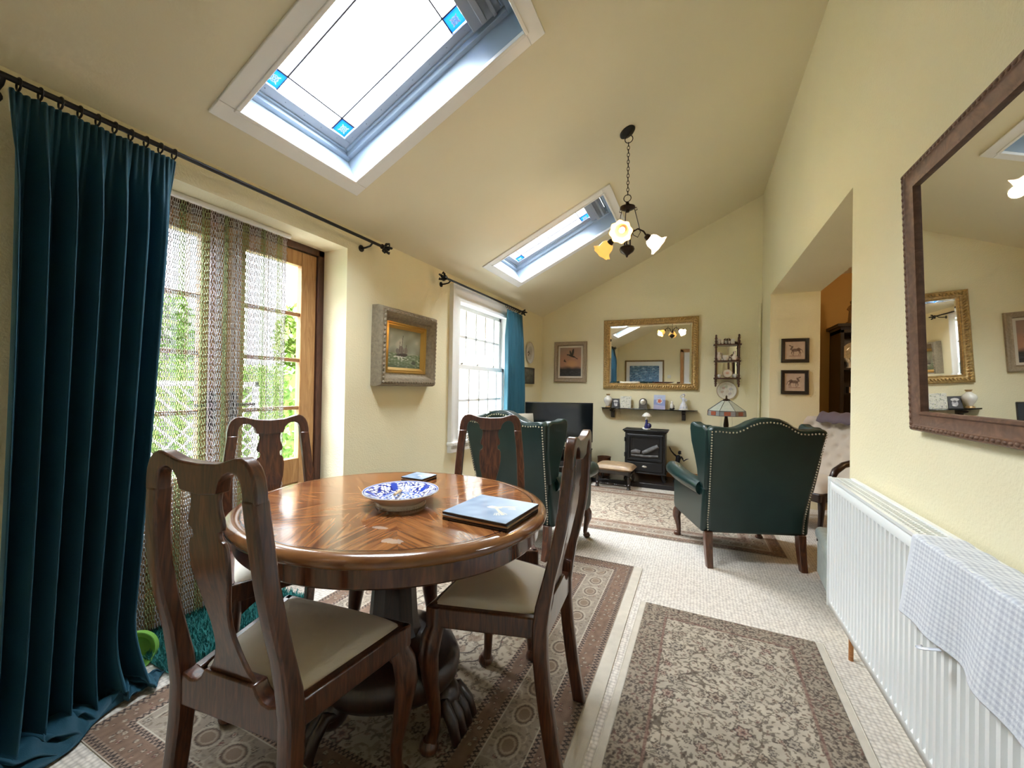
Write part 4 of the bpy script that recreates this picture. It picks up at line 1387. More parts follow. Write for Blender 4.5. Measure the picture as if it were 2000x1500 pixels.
for s in range(NS):
    y = SY0 + (s + .5) * pitch - 1.20
    ys_ = rng.normal(0, .0006); xs_ = rng.normal(0, .0015)
    zi = SZ1 - .012 - np.arange(NL) * zp + rng.uniform(-.004, .004)
    for k in range(NL):
        V.append((va if k % 2 else vb) + np.array([xs_, y + ys_, zi[k]]))
        F.append(rf + n0); n0 += len(ring_v)
    C.append(np.tile(np.array(stripe[s % len(stripe)]), (NL * len(ring_v), 1)))
o = np_mesh('chain_strands', np.concatenate(V), np.concatenate(F), 'anodised', t, np.concatenate(C))
o['kind'] = 'stuff'

# ---------------------------------------------------------------- floor in front of the doors
t = thing('shag_mat', 'teal shaggy door mat lying before the garden doors', 'mat', (-2.02, 1.18, 0))
b = B(); b.box((0, 0, .006), (.38, .60, .012)); b.build('backing', 'shag', t, bev=.004)
rng = np.random.RandomState(8)
n = 9000
x = rng.uniform(-.195, .195, n); y = rng.uniform(-.305, .305, n)
a = rng.uniform(0, 2 * np.pi, n); lean = rng.uniform(.004, .024, n); hgt = rng.uniform(.014, .034, n)
w = .0022
base = np.stack([x, y, np.full(n, .009)], 1)
d = np.stack([np.cos(a), np.sin(a), np.zeros(n)], 1); s_ = np.stack([-np.sin(a), np.cos(a), np.zeros(n)], 1)
tipc = base + d * lean[:, None] + np.stack([0 * x, 0 * x, hgt], 1)
V = np.concatenate([base - s_ * w, base + s_ * w, tipc + s_ * w * .6, tipc - s_ * w * .6], 0)
i = np.arange(n)
o = np_mesh('pile', V, np.stack([i, i + n, i + 2 * n, i + 3 * n], 1), 'shag', t)
o['kind'] = 'stuff'
b = B()
b.lathe([(0, .004), (.060, .004), (.078, .030), (.085, .056), (.088, .056), (.088, .050), (.090, .0), (0, .0)][::-1], n=40)
o = b.build('pet_bowl', 'green_plastic'); o.location = (-2.075, .858, .040)
o.rotation_euler = (0, radians(70), radians(-35))
o.scale = (.85, .85, .85)
tag(o, 'lime green plastic bowl tipped up behind the velvet curtain', 'bowl')

# ================================================================ RUGS
CREAM, BROWN, DARK, RUST, GREY = (.47, .41, .33), (.21, .135, .095), (.045, .032, .03), (.26, .10, .085), (.30, .27, .235)
def flowers(base, x, y, seed, cell, size, cols, dens=.8, ring=True):
    """rosettes scattered on a jittered grid"""
    i0, j0 = np.floor(x / cell).astype(int), np.floor(y / cell).astype(int)
    for di in (-1, 0, 1):
        for dj in (-1, 0, 1):
            i, j = i0 + di, j0 + dj
            h = (np.sin(i * 127.1 + j * 311.7 + seed * 17.3) * 43758.5453) % 1.0
            h2 = (np.sin(i * 269.5 + j * 183.3 + seed * 7.1) * 23421.631) % 1.0
            h3 = (np.sin(i * 71.7 + j * 97.3 + seed * 3.7) * 15731.743) % 1.0
            cx, cy = (i + .5 + (h - .5) * .7) * cell, (j + .5 + (h2 - .5) * .7) * cell
            dx, dy = x - cx, y - cy
            R = size * (.6 + .6 * h3)
            th = np.arctan2(dy, dx); r = np.hypot(dx, dy) / (R * (.82 + .18 * np.cos(6 * th + 6 * h)))
            on = h3 < dens
            col = np.array(cols)[(h * len(cols)).astype(int) % len(cols)]
            m = on & (r < 1)
            base[m] = base[m] * .35 + col[m] * .65
            if ring:
                base = mixc(base, DARK, (on & (np.abs(r - 1) < .13)) * .8)
                base = mixc(base, CREAM, (on & (np.abs(r - .62) < .14)) * .8)
                base = mixc(base, DARK, (on & (r < .28)) * .7)
    return base
def leaves(base, x, y, seed, cell, size, cols):
    i0, j0 = np.floor(x / cell).astype(int), np.floor(y / cell).astype(int)
    for di in (-1, 0, 1):
        for dj in (-1, 0, 1):
            i, j = i0 + di, j0 + dj
            h = (np.sin(i * 127.1 + j * 311.7 + seed * 17.3) * 43758.5453) % 1.0
            h2 = (np.sin(i * 269.5 + j * 183.3 + seed * 7.1) * 23421.631) % 1.0
            h3 = (np.sin(i * 71.7 + j * 97.3 + seed * 3.7) * 15731.743) % 1.0
            dx, dy = x - (i + h) * cell, y - (j + h2) * cell
            c, s = np.cos(h3 * 6.28), np.sin(h3 * 6.28)
            a, b_ = (dx * c + dy * s) / size, (-dx * s + dy * c) / (size * .42)
            m = (a * a + (b_ + .5 * a * a) ** 2 < 1)
            col = np.array(cols)[(h * len(cols)).astype(int) % len(cols)]
            base[m] = base[m] * .25 + col[m] * .75
    return base
def vines(base, x, y, seed, lo, hi, w, col, a=.75):
    n = smooth_noise(x, y, seed, 26, lo, hi)
    return mixc(base, col, (np.abs(n - .2) < w) * a)
def zigzag(base, s, t, p, w, c1, c2):
    z = np.abs(((s / p) % 1) - .5) * 2
    base = np.tile(np.array(c2), (len(s), 1)) * 1.0
    return mixc(base, c1, np.abs(z * w - t) < w * .30)
def rug_persian(x, y, hw, hl, guard=True, tone=1.0, s=1.0):
    """large rug: cream field, brown bands and a wide medallion border; x, y from the middle"""
    d = np.minimum(hw - np.abs(x), hl - np.abs(y))
    side = (hw - np.abs(x)) < (hl - np.abs(y))
    along = np.where(side, y, x)
    base = np.tile(np.array(CREAM), (len(x), 1)) * (1 + .05 * smooth_noise(x, y, 1, 16, 2, 30))[:, None]
    f = base.copy()
    f = vines(f, x, y, 11, 2, 7, .04, (.16, .13, .10), .8)
    f = vines(f, x, y, 12, 3, 8, .035, (.26, .21, .15), .7)
    f = leaves(f, x, y, 13, .030, .011, [(.22, .19, .15), (.15, .12, .10), (.27, .20, .16)])
    f = leaves(f, x, y, 14, .055, .018, [(.30, .26, .20), (.18, .15, .12)])
    f = flowers(f, x, y, 1, .055, .012, [RUST, GREY, BROWN], .75)
    f = flowers(f, x, y, 2, .16, .036, [RUST, BROWN, GREY, CREAM], .75)
    r = np.hypot(x, y)
    f = mixc(f, BROWN, ((r < .23) & (smooth_noise(x, y, 9, 20, 8, 20) > .3)) * .6)
    for R in (.14, .24, .30):
        f = mixc(f, DARK, (np.abs(r * (1 + .03 * np.cos(16 * np.arctan2(y, x))) - R) < .004) * .8)
    def band(a, c): return (d >= a * s) & (d < c * s)
    brown = np.tile(np.array(BROWN), (len(x), 1)) * (1 + .10 * smooth_noise(x, y, 5, 16, 10, 40))[:, None]
    brown = flowers(brown, x, y, 5, .032, .009, [RUST, CREAM, GREY], .9)
    main = np.tile(np.array((.32, .275, .225)), (len(x), 1))
    main = vines(main, x, y, 21, 6, 14, .08, CREAM, .8)
    main = leaves(main, x, y, 23, .022, .009, [(.22, .19, .16), (.17, .13, .10), (.42, .37, .30)])
    main = flowers(main, x, y, 22, .05, .013, [GREY, RUST, BROWN], .7)
    P = .135
    u = ((along / P) % 1 - .5) * P
    v = d - .178 * s
    e = np.sqrt((u / .052) ** 2 + (v / .040) ** 2)
    main[e < .8] = np.array((.25, .185, .14))
    main = mixc(main, CREAM, (np.abs(e - .95) < .08) * .9)
    main = mixc(main, CREAM, (np.abs(e - .55) < .07) * .6)
    main = mixc(main, DARK, (np.abs(e - .75) < .05) * .6)
    out = f
    zz1 = zigzag(base, along, d - .004, .018, .018, DARK, (.30, .22, .17))
    out[band(0, .024)] = zz1[band(0, .024)]
    m = band(.024, .086); out[m] = brown[m]
    zz2 = zigzag(base, along, d - .088, .018, .018, DARK, (.34, .25, .20))
    m = band(.086, .108); out[m] = zz2[m]
    m = band(.108, .112); out[m] = np.array((.58, .53, .45))
    m = band(.112, .244); out[m] = main[m]
    m = band(.244, .248); out[m] = np.array((.58, .53, .45))
    m = band(.248, .268); out[m] = zigzag(base, along, d - .25, .018, .018, DARK, (.34, .25, .20))[m]
    m = band(.268, .318); out[m] = brown[m]
    m = band(.318, .338); out[m] = zigzag(base, along, d - .32, .018, .018, DARK, (.34, .25, .20))[m]
    return out * tone * np.array([.86, .83, .80])
def rug_runner(x, y, hw, hl):
    d = np.minimum(hw - np.abs(x), hl - np.abs(y))
    base = np.tile(np.array((.52, .46, .375)), (len(x), 1)) * (1 + .08 * smooth_noise(x, y, 1, 16, 2, 30))[:, None]
    f = vines(base, x, y, 31, 3, 8, .05, (.11, .085, .06), .8)
    f = vines(f, x, y, 33, 4, 9, .045, (.13, .10, .07), .8)
    f = leaves(f, x, y, 34, .021, .0078, [(.10, .075, .055), (.16, .13, .105), (.07, .05, .038), (.16, .085, .065)])
    f = leaves(f, x, y, 35, .033, .012, [(.12, .095, .07), (.085, .06, .042), (.19, .16, .13)])
    f = flowers(f, x, y, 31, .062, .015, [RUST, BROWN, GREY, GREY], .75)
    f = flowers(f, x, y, 32, .125, .027, [RUST, GREY, BROWN, BROWN], .85)
    edge = np.tile(np.array((.38, .32, .25)), (len(x), 1))
    edge = leaves(edge, x, y, 41, .013, .0085, [(.075, .05, .04), (.055, .04, .032), (.13, .09, .07), (.20, .17, .14)])
    edge = leaves(edge, x, y, 42, .024, .010, [(.17, .08, .065), (.07, .05, .04), (.40, .35, .28)])
    w = smooth_noise(x, y, 43, 20, 5, 20) * .004
    m = d < .115 + w
    f[m] = edge[m]
    m = (np.abs(d - .105) < .006); f = mixc(f, (.22, .10, .08), m * .6)
    return f * np.array([.72, .69, .66])
def make_rug(name, label, x0, x1, y0, y1, step, fn, th=.005, bind=((1, .045),), rot=0):
    w, l = x1 - x0, y1 - y0
    t = thing(name, label, 'rug', ((x0 + x1) / 2, (y0 + y1) / 2, 0), Matrix.Rotation(rot, 3, 'Z'))
    nx, ny = int(w / step) + 1, int(l / step) + 1
    X, Y = np.meshgrid(np.linspace(-w / 2, w / 2, nx), np.linspace(-l / 2, l / 2, ny))
    x, y = X.ravel(), Y.ravel()
    np_mesh('woven_pile', np.stack([x, y, np.full_like(x, th)], 1), grid_faces(nx, ny), 'rug', t, fn(x, y, w / 2, l / 2))
    b = B(); b.box((0, 0, th / 2 - .0005), (w + .004, l + .004, th - .001)); b.build('backing', 'rug_edge', t, smooth=False)
    for s, bw in bind:
        b = B()
        b.box((s * (w / 2 + bw / 2), 0, th * .4), (bw, l + .004, th * .8))
        b.tube([(s * (w / 2 + bw), -l / 2, th * .55), (s * (w / 2 + bw), l / 2, th * .55)], th * .55, 8)
        b.build('selvedge', 'rug_edge', t, bev=.002)
    return t
make_rug('persian_rug', 'large cream and brown patterned rug under the round dining table', -1.80, -.358, .60, 2.69, .0034, rug_persian, bind=((1, .052),))
make_rug('runner_rug', 'dark speckled floral runner rug beside the radiator', -.248, .488, .30, 2.27, .0034, rug_runner, bind=((1, .03), (-1, .028)), rot=-.012)
make_rug('hearth_rug', 'greyish cream patterned rug in front of the stove, partly under the armchairs', -1.52, .56, 3.28, 4.71, .0062,
         lambda x, y, a, c: rug_persian(x, y, a, c, tone=1.12, s=.8), bind=((1, .02),), rot=.02)

# ================================================================ PICTURES AND MIRRORS
def wall_thing(name, label, cat, c, R, group=None):
    return thing(name, label, cat, c, R, group)
def ell(x, y, cx, cy, ax, ay, an=0.0):
    c, s = np.cos(an), np.sin(an)
    return (((x - cx) * c + (y - cy) * s) / ax) ** 2 + ((-(x - cx) * s + (y - cy) * c) / ay) ** 2
def line(x, y, x0, y0, x1, y1, w):
    dx, dy = x1 - x0, y1 - y0
    t = np.clip(((x - x0) * dx + (y - y0) * dy) / (dx * dx + dy * dy), 0, 1)
    return np.hypot(x - x0 - t * dx, y - y0 - t * dy) < w

def ship_paint(u, v):
    n = smooth_noise(u, v, 2, 26, 1, 5); n2 = smooth_noise(u, v * 2.2, 4, 30, 3, 12)
    sky = np.tile(np.array([.34, .34, .25]), (len(u), 1)) + (n * .055)[:, None]
    sky = mixc(sky, (.55, .50, .38), np.clip((n - .6), 0, .6))
    sky = mixc(sky, (.20, .24, .22), np.clip((.62 - v) * 1.2, 0, .5) * (v > .4))
    sea = np.tile(np.array([.20, .25, .15]), (len(u), 1)) + (n2 * .05)[:, None]
    sea = mixc(sea, (.62, .62, .52), np.clip(n2 - .75, 0, 1) * .9)
    sea = mixc(sea, (.07, .09, .06), np.clip(.18 - v, 0, .18) * 4)
    horizon = .36 + .02 * np.sin(u * 9)
    c = np.where((v < horizon)[:, None], sea, sky)
    hull = ell(u, v, .42, .34, .17, .045, .12) < 1
    c = mixc(c, (.05, .035, .03), hull * .95)
    for x0, y0, x1, y1 in ((.40, .36, .44, .82), (.34, .36, .36, .66), (.52, .38, .55, .60)):
        c = mixc(c, (.07, .05, .045), line(u, v, x0, y0, x1, y1, .006))
    c = mixc(c, (.14, .10, .09), (ell(u, v, .40, .47, .07, .10, .2) < 1) * .75)
    c = mixc(c, (.20, .15, .12), (ell(u, v, .53, .46, .06, .08, -.1) < 1) * .7)
    c = mixc(c, (.12, .09, .09), (ell(u, v, .30, .42, .05, .08, .3) < 1) * .7)
    c = mixc(c, (.70, .70, .62), ((ell(u, v, .40, .27, .22, .04, -.1) < 1) & (n2 > -.2)) * .8)
    c = mixc(c, (.06, .06, .05), (ell(u, v, .78, .17, .07, .05) < 1) * .8)
    return c
# heavy gilt seascape between the doors and the window
t = wall_thing('seascape_painting', 'heavy gilt-framed seascape with a sailing ship, on the left wall between doors and window', 'painting', (XL, 2.405, 1.417), tilt(ON_LEFT, 1.2))
W, H = .64, .555
b = B(); b.frame(W, H, [(.0, .0), (.0, .055), (.012, .088), (.035, .094), (.055, .086), (.075, .055), (.080, .048), (.105, .046), (.105, 0)])
b.build('outer_moulding', 'grey_gesso', t, angle=50)
b = B(); b.frame(W - .02, H - .02, [(.018, .070), (.014, .094), (.022, .100), (.030, .096), (.032, .07)])
for sx, sy, ln, ax in ((0, 1, W, 0), (0, -1, W, 0), (1, 0, H, 1), (-1, 0, H, 1)):
    for k in range(int(ln / .03)):
        p = -ln / 2 + .03 + k * .03
        if p > ln / 2 - .03: break
        c = (p, sy * (H / 2 - .028), .093) if ax == 0 else (sx * (W / 2 - .028), p, .093)
        b.ball(c, (.013, .008, .009) if ax == 0 else (.008, .013, .009), 8, 5)
b.build('leaf_carving', 'grey_gesso', t, angle=80)
b = B(); b.frame(W - .19, H - .19, [(0, .03), (0, .050), (.008, .054), (.014, .044), (.022, .048), (.028, .040), (.040, .028), (.042, .022)])
b.build('gilt_slip', 'bright_gilt', t, angle=40)
picture_sheet('canvas', W - .255, H - .255, 150, 120, ship_paint, .024, t)

def birds_paint(u, v):
    n = smooth_noise(u, v, 6, 26, 1, 4)
    c = np.tile(np.array([.46, .24, .15]), (len(u), 1))
    c = mixc(c, (.30, .22, .18), np.clip((v - .5) * 1.6 + n * .15, 0, 1))
    c = mixc(c, (.62, .34, .16), np.clip(1 - ell(u, v, .55, .42, .35, .16), 0, 1) * .8)
    c = mixc(c, (.035, .03, .03), np.clip((.36 - v + n * .04) * 7, 0, 1))
    c = mixc(c, (.08, .08, .085), ((v < .2) & (smooth_noise(u, v * 5, 3, 20, 2, 6) > .4)) * .5)
    dk = (.025, .022, .022)
    c = mixc(c, dk, ell(u, v, .56, .70, .17, .030, -.28) < 1)
    c = mixc(c, dk, ell(u, v, .37, .745, .045, .018, -.1) < 1)
    c = mixc(c, dk, line(u, v, .66, .67, .82, .60, .012))
    c = mixc(c, dk, ell(u, v, .60, .82, .05, .13, -.25) < 1)
    c = mixc(c, dk, ell(u, v, .50, .80, .035, .10, .35) < 1)
    c = mixc(c, dk, ell(u, v, .24, .52, .07, .016, -.3) < 1)
    c = mixc(c, dk, ell(u, v, .24, .55, .02, .045, .5) < 1)
    return c
t = wall_thing('bird_picture', 'limed-framed picture of two dark birds flying at sunset, above the television', 'picture', (-1.606, YF, 1.502), ON_FAR)
W, H = .462, .555
b = B(); b.frame(W, H, [(0, 0), (0, .028), (.012, .032), (.03, .022), (.042, .020), (.052, .026), (.058, .014), (.058, 0)]); b.build('frame', 'limed', t, angle=40)
b = B(); b.frame(W - .116, H - .116, [(0, .004), (0, .014), (.022, .012), (.022, .004)]); b.build('slip', 'mount', t, smooth=False)
picture_sheet('print', W - .15, H - .15, 90, 130, birds_paint, .008, t)

# large gilt mirror above the shelf
t = wall_thing('gilt_mirror', 'large gilt-framed mirror over the shelf on the far wall', 'mirror', (-.571, YF - .004, 1.592), tilt(ON_FAR, .55))
W, H = 1.150, .905
b = B(); b.frame(W, H, [(0, 0), (0, .026), (.010, .036), (.022, .040), (.05, .026), (.062, .024), (.070, .030), (.078, .024), (.080, .006)])
b.build('frame', 'gilt', t, angle=45)
b = B()
def leafrow(n, x0, y0, dx, dy, L):
    for k in range(n):
        f = (k + .5) / n * L - L / 2
        p = Vector((x0 + dx * f, y0 + dy * f, .034))
        d = Vector((dx, dy, 0)); q_ = Vector((-dy, dx, 0))
        b.tube([p - d * .014 - q_ * .016, p + q_ * .0 + Vector((0, 0, .010)), p + d * .014 + q_ * .018], [.003, .0105, .003], 6)
leafrow(40, 0, H / 2 - .034, 1, 0, W - .05); leafrow(40, 0, -H / 2 + .034, 1, 0, W - .05)
leafrow(30, W / 2 - .034, 0, 0, 1, H - .05); leafrow(30, -W / 2 + .034, 0, 0, 1, H - .05)
b.build('leaf_moulding', 'gilt', t, angle=80)
b = B()
w2, h2, bv = W / 2 - .078, H / 2 - .078, .022
vs = [(-w2, -h2, .007), (w2, -h2, .007), (w2, h2, .007), (-w2, h2, .007), (-w2 + bv, -h2 + bv, .0085), (w2 - bv, -h2 + bv, .0085), (w2 - bv, h2 - bv, .0085), (-w2 + bv, h2 - bv, .0085),
      (-w2, -h2, .002), (w2, -h2, .002), (w2, h2, .002), (-w2, h2, .002)]
b.add(vs, [(4, 5, 6, 7), (0, 1, 5, 4), (1, 2, 6, 5), (2, 3, 7, 6), (3, 0, 4, 7), (11, 10, 9, 8), (0, 8, 9, 1), (1, 9, 10, 2), (2, 10, 11, 3), (3, 11, 8, 0)])
b.build('bevelled_glass', 'mirror', t, smooth=False)

# big carved mirror on the near right wall, leaning a little forward
t = wall_thing('carved_mirror', 'big dark carved wooden mirror on the right wall above the radiator', 'mirror', (XR - .024, 1.138, 1.448), tilt(ON_RIGHT, 2.0))
W, H = 1.20, .835
b = B(); b.frame(W, H, [(0, 0), (0, .016), (.004, .022), (.018, .022), (.022, .018), (.050, .014), (.054, .018), (.062, .016), (.064, .004)])
b.build('frame', 'carved_brown', t, angle=40)
b = B()
for k in range(60):
    p = -W / 2 + .012 + k * (W - .024) / 59
    for sy in (1, -1): b.ball((p, sy * (H / 2 - .0115), .0205), (.0085, .0062, .005), 8, 5)
for k in range(40):
    p = -H / 2 + .022 + k * (H - .044) / 39
    for sx in (1, -1): b.ball((sx * (W / 2 - .0115), p, .0205), (.0062, .0085, .005), 8, 5)
b.build('egg_carving', 'carved_brown', t, angle=80)
b = B(); b.box((0, 0, .004), (W - .12, H - .12, .004)); b.build('mirror_glass', 'mirror', t, smooth=False)

def horse_paint(flip):
    def f(u, v):
        if flip: u = 1 - u
        c = np.tile(np.array([.55, .42, .33]), (len(u), 1)) + (smooth_noise(u, v, 5, 20, 1, 6) * .02)[:, None]
        dk = (.10, .055, .04)
        c = mixc(c, dk, (ell(u, v, .52, .52, .20, .085, .05) < 1) * .85)
        c = mixc(c, dk, (ell(u, v, .34, .64, .05, .13, -.5) < 1) * .85)
        c = mixc(c, dk, (ell(u, v, .27, .76, .075, .035, -.5) < 1) * .85)
        c = mixc(c, dk, (ell(u, v, .68, .55, .08, .10, .4) < 1) * .85)
        for x0, y0, x1, y1, x2, y2 in ((.38, .5, .33, .34, .38, .24), (.42, .5, .44, .34, .42, .22), (.66, .5, .72, .36, .67, .24), (.70, .5, .78, .36, .76, .25)):
            c = mixc(c, dk, line(u, v, x0, y0, x1, y1, .017) | line(u, v, x1, y1, x2, y2, .011))
        c = mixc(c, dk, line(u, v, .73, .60, .84, .50, .014) | line(u, v, .84, .5, .88, .38, .010))
        c = mixc(c, (.24, .10, .08), (np.abs(v - .20) < .012) & (u > .22) & (u < .80))
        return c
    return f
for z, flip, lab in ((1.553, False, 'upper of two small dark-framed horse pictures beside the opening'), (1.238, True, 'lower of two small dark-framed horse pictures beside the opening')):
    t = wall_thing('horse_picture', lab, 'picture', (.871, OY1, z), ON_FAR, 'pair of small framed horse pictures')
    b = B(); b.frame(.230, .238, [(0, 0), (0, .020), (.008, .024), (.022, .018), (.030, .016), (.033, .006)]); b.build('frame', 'black_wood', t, angle=40)
    picture_sheet('print', .172, .180, 80, 80, horse_paint(flip), .008, t)

def dim_paint(u, v):
    n = smooth_noise(u, v, 8, 26, 1, 5)
    c = np.tile(np.array([.07, .075, .06]), (len(u), 1)) + (n * .015)[:, None]
    c = mixc(c, (.22, .22, .18), np.clip((v - .5) * 1.5 + n * .1, 0, .8))
    return mixc(c, (.20, .18, .14), (ell(u, v, .5, .35, .14, .10) < 1) * .5)
t = wall_thing('small_landscape', 'small dark landscape picture beside the narrow curtain, in the far left corner', 'picture', (XL, 4.89, 1.293), ON_LEFT)
b = B(); b.frame(.37, .215, [(0, 0), (0, .016), (.006, .020), (.016, .012), (.018, .004)]); b.build('frame', 'black_wood', t, angle=40)
picture_sheet('canvas', .336, .182, 60, 40, dim_paint, .006, t)

def plate(name, label, c, R, r, fn, gold=False):
    t = wall_thing(name, label, 'plate', c, R)
    n, m = 96, 24
    rr = np.linspace(0.001, r, m); A = np.linspace(0, 2 * np.pi, n, endpoint=False)
    zz = .010 + np.where(rr > r * .66, (rr - r * .66) * .28, 0)
    X = (rr[:, None] * np.cos(A)).ravel(); Y = (rr[:, None] * np.sin(A)).ravel(); Z = np.repeat(zz, n)
    jj, ii = np.meshgrid(np.arange(m - 1), np.arange(n), indexing='ij'); l = (ii + 1) % n
    F = np.stack([jj * n + ii, jj * n + l, (jj + 1) * n + l, (jj + 1) * n + ii], -1).reshape(-1, 4)
    np_mesh('painted_face', np.stack([X, Y, Z], 1), F, 'glazed_pattern', t, fn(X / r, Y / r), True)
    b = B(); b.lathe([(r, .010 + r * .34 * .28), (r * 1.0, .008 + r * .34 * .28), (r * .66, .006), (r * .6, 0), (0, 0)], n=64); b.build('rim', 'china' if not gold else 'china', t)
    return t
def floral_plate(x, y):
    r = np.hypot(x, y)
    c = np.tile(np.array([.70, .67, .60]), (len(x), 1))
    for cx, cy, col in ((-.30, .28, (.45, .25, .20)), (.38, .18, (.40, .38, .48)), (-.42, -.15, (.50, .32, .25)), (.30, -.35, (.42, .36, .42)), (-.05, .40, (.35, .40, .28)), (.05, -.1, (.62, .55, .45))):
        c = mixc(c, col, (ell(x, y, cx, cy, .17, .13, .5) < 1) * .65)
    c = mixc(c, (.33, .36, .22), ((np.abs(smooth_noise(x, y, 4, 20, .6, 2)) < .10) & (r < .75)) * .5)
    return mixc(c, (.30, .20, .12), (r > .95) * .8)
plate('floral_plate', 'round floral china plate hung below the small display shelf', (.311, YF, 1.143), ON_FAR, .108, floral_plate)
def bird_plate(x, y):
    r = np.hypot(x, y)
    c = np.tile(np.array([.62, .60, .56]), (len(x), 1))
    c = mixc(c, (.12, .10, .10), (ell(x, y, -.22, .05, .22, .09, .5) < 1) | (ell(x, y, .02, -.05, .20, .07, -.6) < 1) | (ell(x, y, -.20, -.22, .12, .10, 0) < 1))
    c = mixc(c, (.30, .30, .26), (ell(x, y, .2, .3, .5, .3, .2) < 1) * .3)
    return mixc(c, (.32, .26, .20), (r > .95) * .7)
plate('bird_plate', 'white wall plate with a dark bird, in the far left corner above the small landscape', (XL, 4.90, 1.597), ON_LEFT, .142, bird_plate)

def blue_paint(u, v):
    n = smooth_noise(u, v, 3, 30, 2, 8); n2 = smooth_noise(u, v, 4, 30, 5, 14)
    c = np.tile(np.array([.12, .26, .46]), (len(u), 1))
    c = mixc(c, (.38, .56, .78), np.clip(n * .6, 0, 1)); c = mixc(c, (.03, .07, .18), np.clip(n2 * .6, 0, 1))
    return c
t = wall_thing('blue_print', 'large blue print in a white mount and gold frame, seen reflected in the gilt mirror', 'picture', (-1.322, YB, 1.40), ON_BACK)
W, H = 1.01, .80
b = B(); b.frame(W, H, [(0, 0), (0, .024), (.02, .028), (.035, .014), (.04, .004)]); b.build('frame', 'old_gilt', t, angle=40)
b = B(); b.box((0, 0, .004), (W - .07, H - .07, .006)); b.build('mount', 'soft_white', t, smooth=False)
picture_sheet('print', W - .25, H - .30, 100, 70, blue_paint, .0085, t)
b = B(); b.box((0, 0, .006), (.085, .085, .012)); b.box((0, 0, .014), (.03, .05, .006))
o = b.build('light_switch', 'switch', bev=.003); o.matrix_world = Matrix.Translation((-.69, YB, 1.36)) @ ON_BACK.to_4x4()
tag(o, 'white wall switch beside the far doorway, seen reflected in the gilt mirror', 'switch')

# ================================================================ SHELF OVER THE STOVE AND WHAT STANDS ON IT
SHZ = .897
t = thing('wall_shelf', 'long thin black shelf under the gilt mirror', 'shelf', (-.583, YF, SHZ))
b = B(); b.prism([(-.585, 0), (-.585, -.04), (-.55, -.12), (-.48, -.155), (.48, -.155), (.55, -.12), (.585, -.04), (.585, 0)], -.012, 0, lambda x, y, z: (x, y, z)); b.build('shelf_board', 'black_glass', t, bev=.003)
for x in (-.43, .43):
    b = B(); b.prism([(0, 0), (-.135, -.012), (-.125, -.03), (-.05, -.045), (-.035, -.115), (0, -.125)], -.022, .022, lambda y, z, d: (x + d, y, z - .012)); b.build('bracket', 'black_wood', t, bev=.004)

def small(name, label, cat, x, y, z, parts, group=None, rot=0):
    """small ornament: parts = list of (part name, material, builder function)"""
    if len(parts) == 1:
        b = B(); parts[0][2](b)
        o = b.build(name, parts[0][1], angle=60)
        o.location = (x, y, z); o.rotation_euler.z = rot
        return tag(o, label, cat, group)
    t = thing(name, label, cat, (x, y, z), Matrix.Rotation(rot, 3, 'Z'), group)
    for pn, m, f in parts:
        b = B(); f(b); b.build(pn, m, t, angle=60)
    return t
SY = YF - .085
vase = lambda b: b.lathe([(0, 0), (.030, 0), (.034, .006), (.022, .02), (.030, .04), (.050, .075), (.055, .10), (.046, .125), (.024, .143), (.018, .158), (.026, .172), (.024, .174), (.015, .160)], n=28)
small('china_vase', 'small gilt and white china vase at the left end of the black shelf', 'vase', -1.065, SY, SHZ, [('body', 'china', vase), ('gilt_neck', 'gold_trim', lambda b: b.lathe([(.0185, .150), (.0195, .160), (.0275, .172), (.025, .176)], n=24)), ('base', 'gold_trim', lambda b: b.lathe([(0, 0), (.036, 0), (.037, .008), (.024, .02)], n=24))])
def photo_paint(u, v):
    c = np.tile(np.array([.045, .045, .05]), (len(u), 1))
    c = mixc(c, (.50, .48, .50), (ell(u, v, .52, .40, .22, .26) < 1)); c = mixc(c, (.62, .60, .58), (ell(u, v, .5, .72, .30, .13) < 1))
    c = mixc(c, (.12, .11, .12), (ell(u, v, .52, .56, .13, .10) < 1)); c = mixc(c, (.75, .73, .72), (ell(u, v, .62, .25, .12, .07) < 1))
    return c
def upright(name, label, cat, x, w, h, lean, yaw, fn, mat_edge, th=.006, y=SY):
    R = Matrix.Rotation(yaw, 3, 'Z') @ ON_FAR @ Matrix.Rotation(radians(-lean), 3, 'X')
    t = thing(name, label, cat, (x, y, SHZ), R)
    b = B(); b.box((0, h / 2, -th / 2), (w, h, th)); b.build('board', mat_edge, t, smooth=False, bev=.001)
    o = picture_sheet('printed_face', w - .001, h - .001, 70, 80, fn, .0006, t)
    o.location = (0, h / 2, 0)
    return t
upright('photograph', 'small dark photograph leaning beside the vase on the black shelf', 'photo', -.968, .098, .118, 10, .1, photo_paint, 'black_plastic')
def card_paint(u, v):
    c = np.tile(np.array([.72, .71, .62]), (len(u), 1))
    n = smooth_noise(u, v, 13, 30, 2, 9)
    c = mixc(c, (.10, .11, .12), ((np.abs(n) < .16) & (smooth_noise(u, v, 14, 20, 2, 6) > -.1)) * .85)
    c = mixc(c, (.28, .34, .18), (smooth_noise(u, v, 15, 30, 3, 9) > 1.15) * .8)
    return mixc(c, (.30, .34, .50), (smooth_noise(u, v, 16, 30, 4, 10) > 1.3) * .7)
t = upright('floral_box', 'white square box patterned with dark leaves on the black shelf', 'box', -.842, .136, .150, 3, .05, card_paint, 'soft_white', .03)
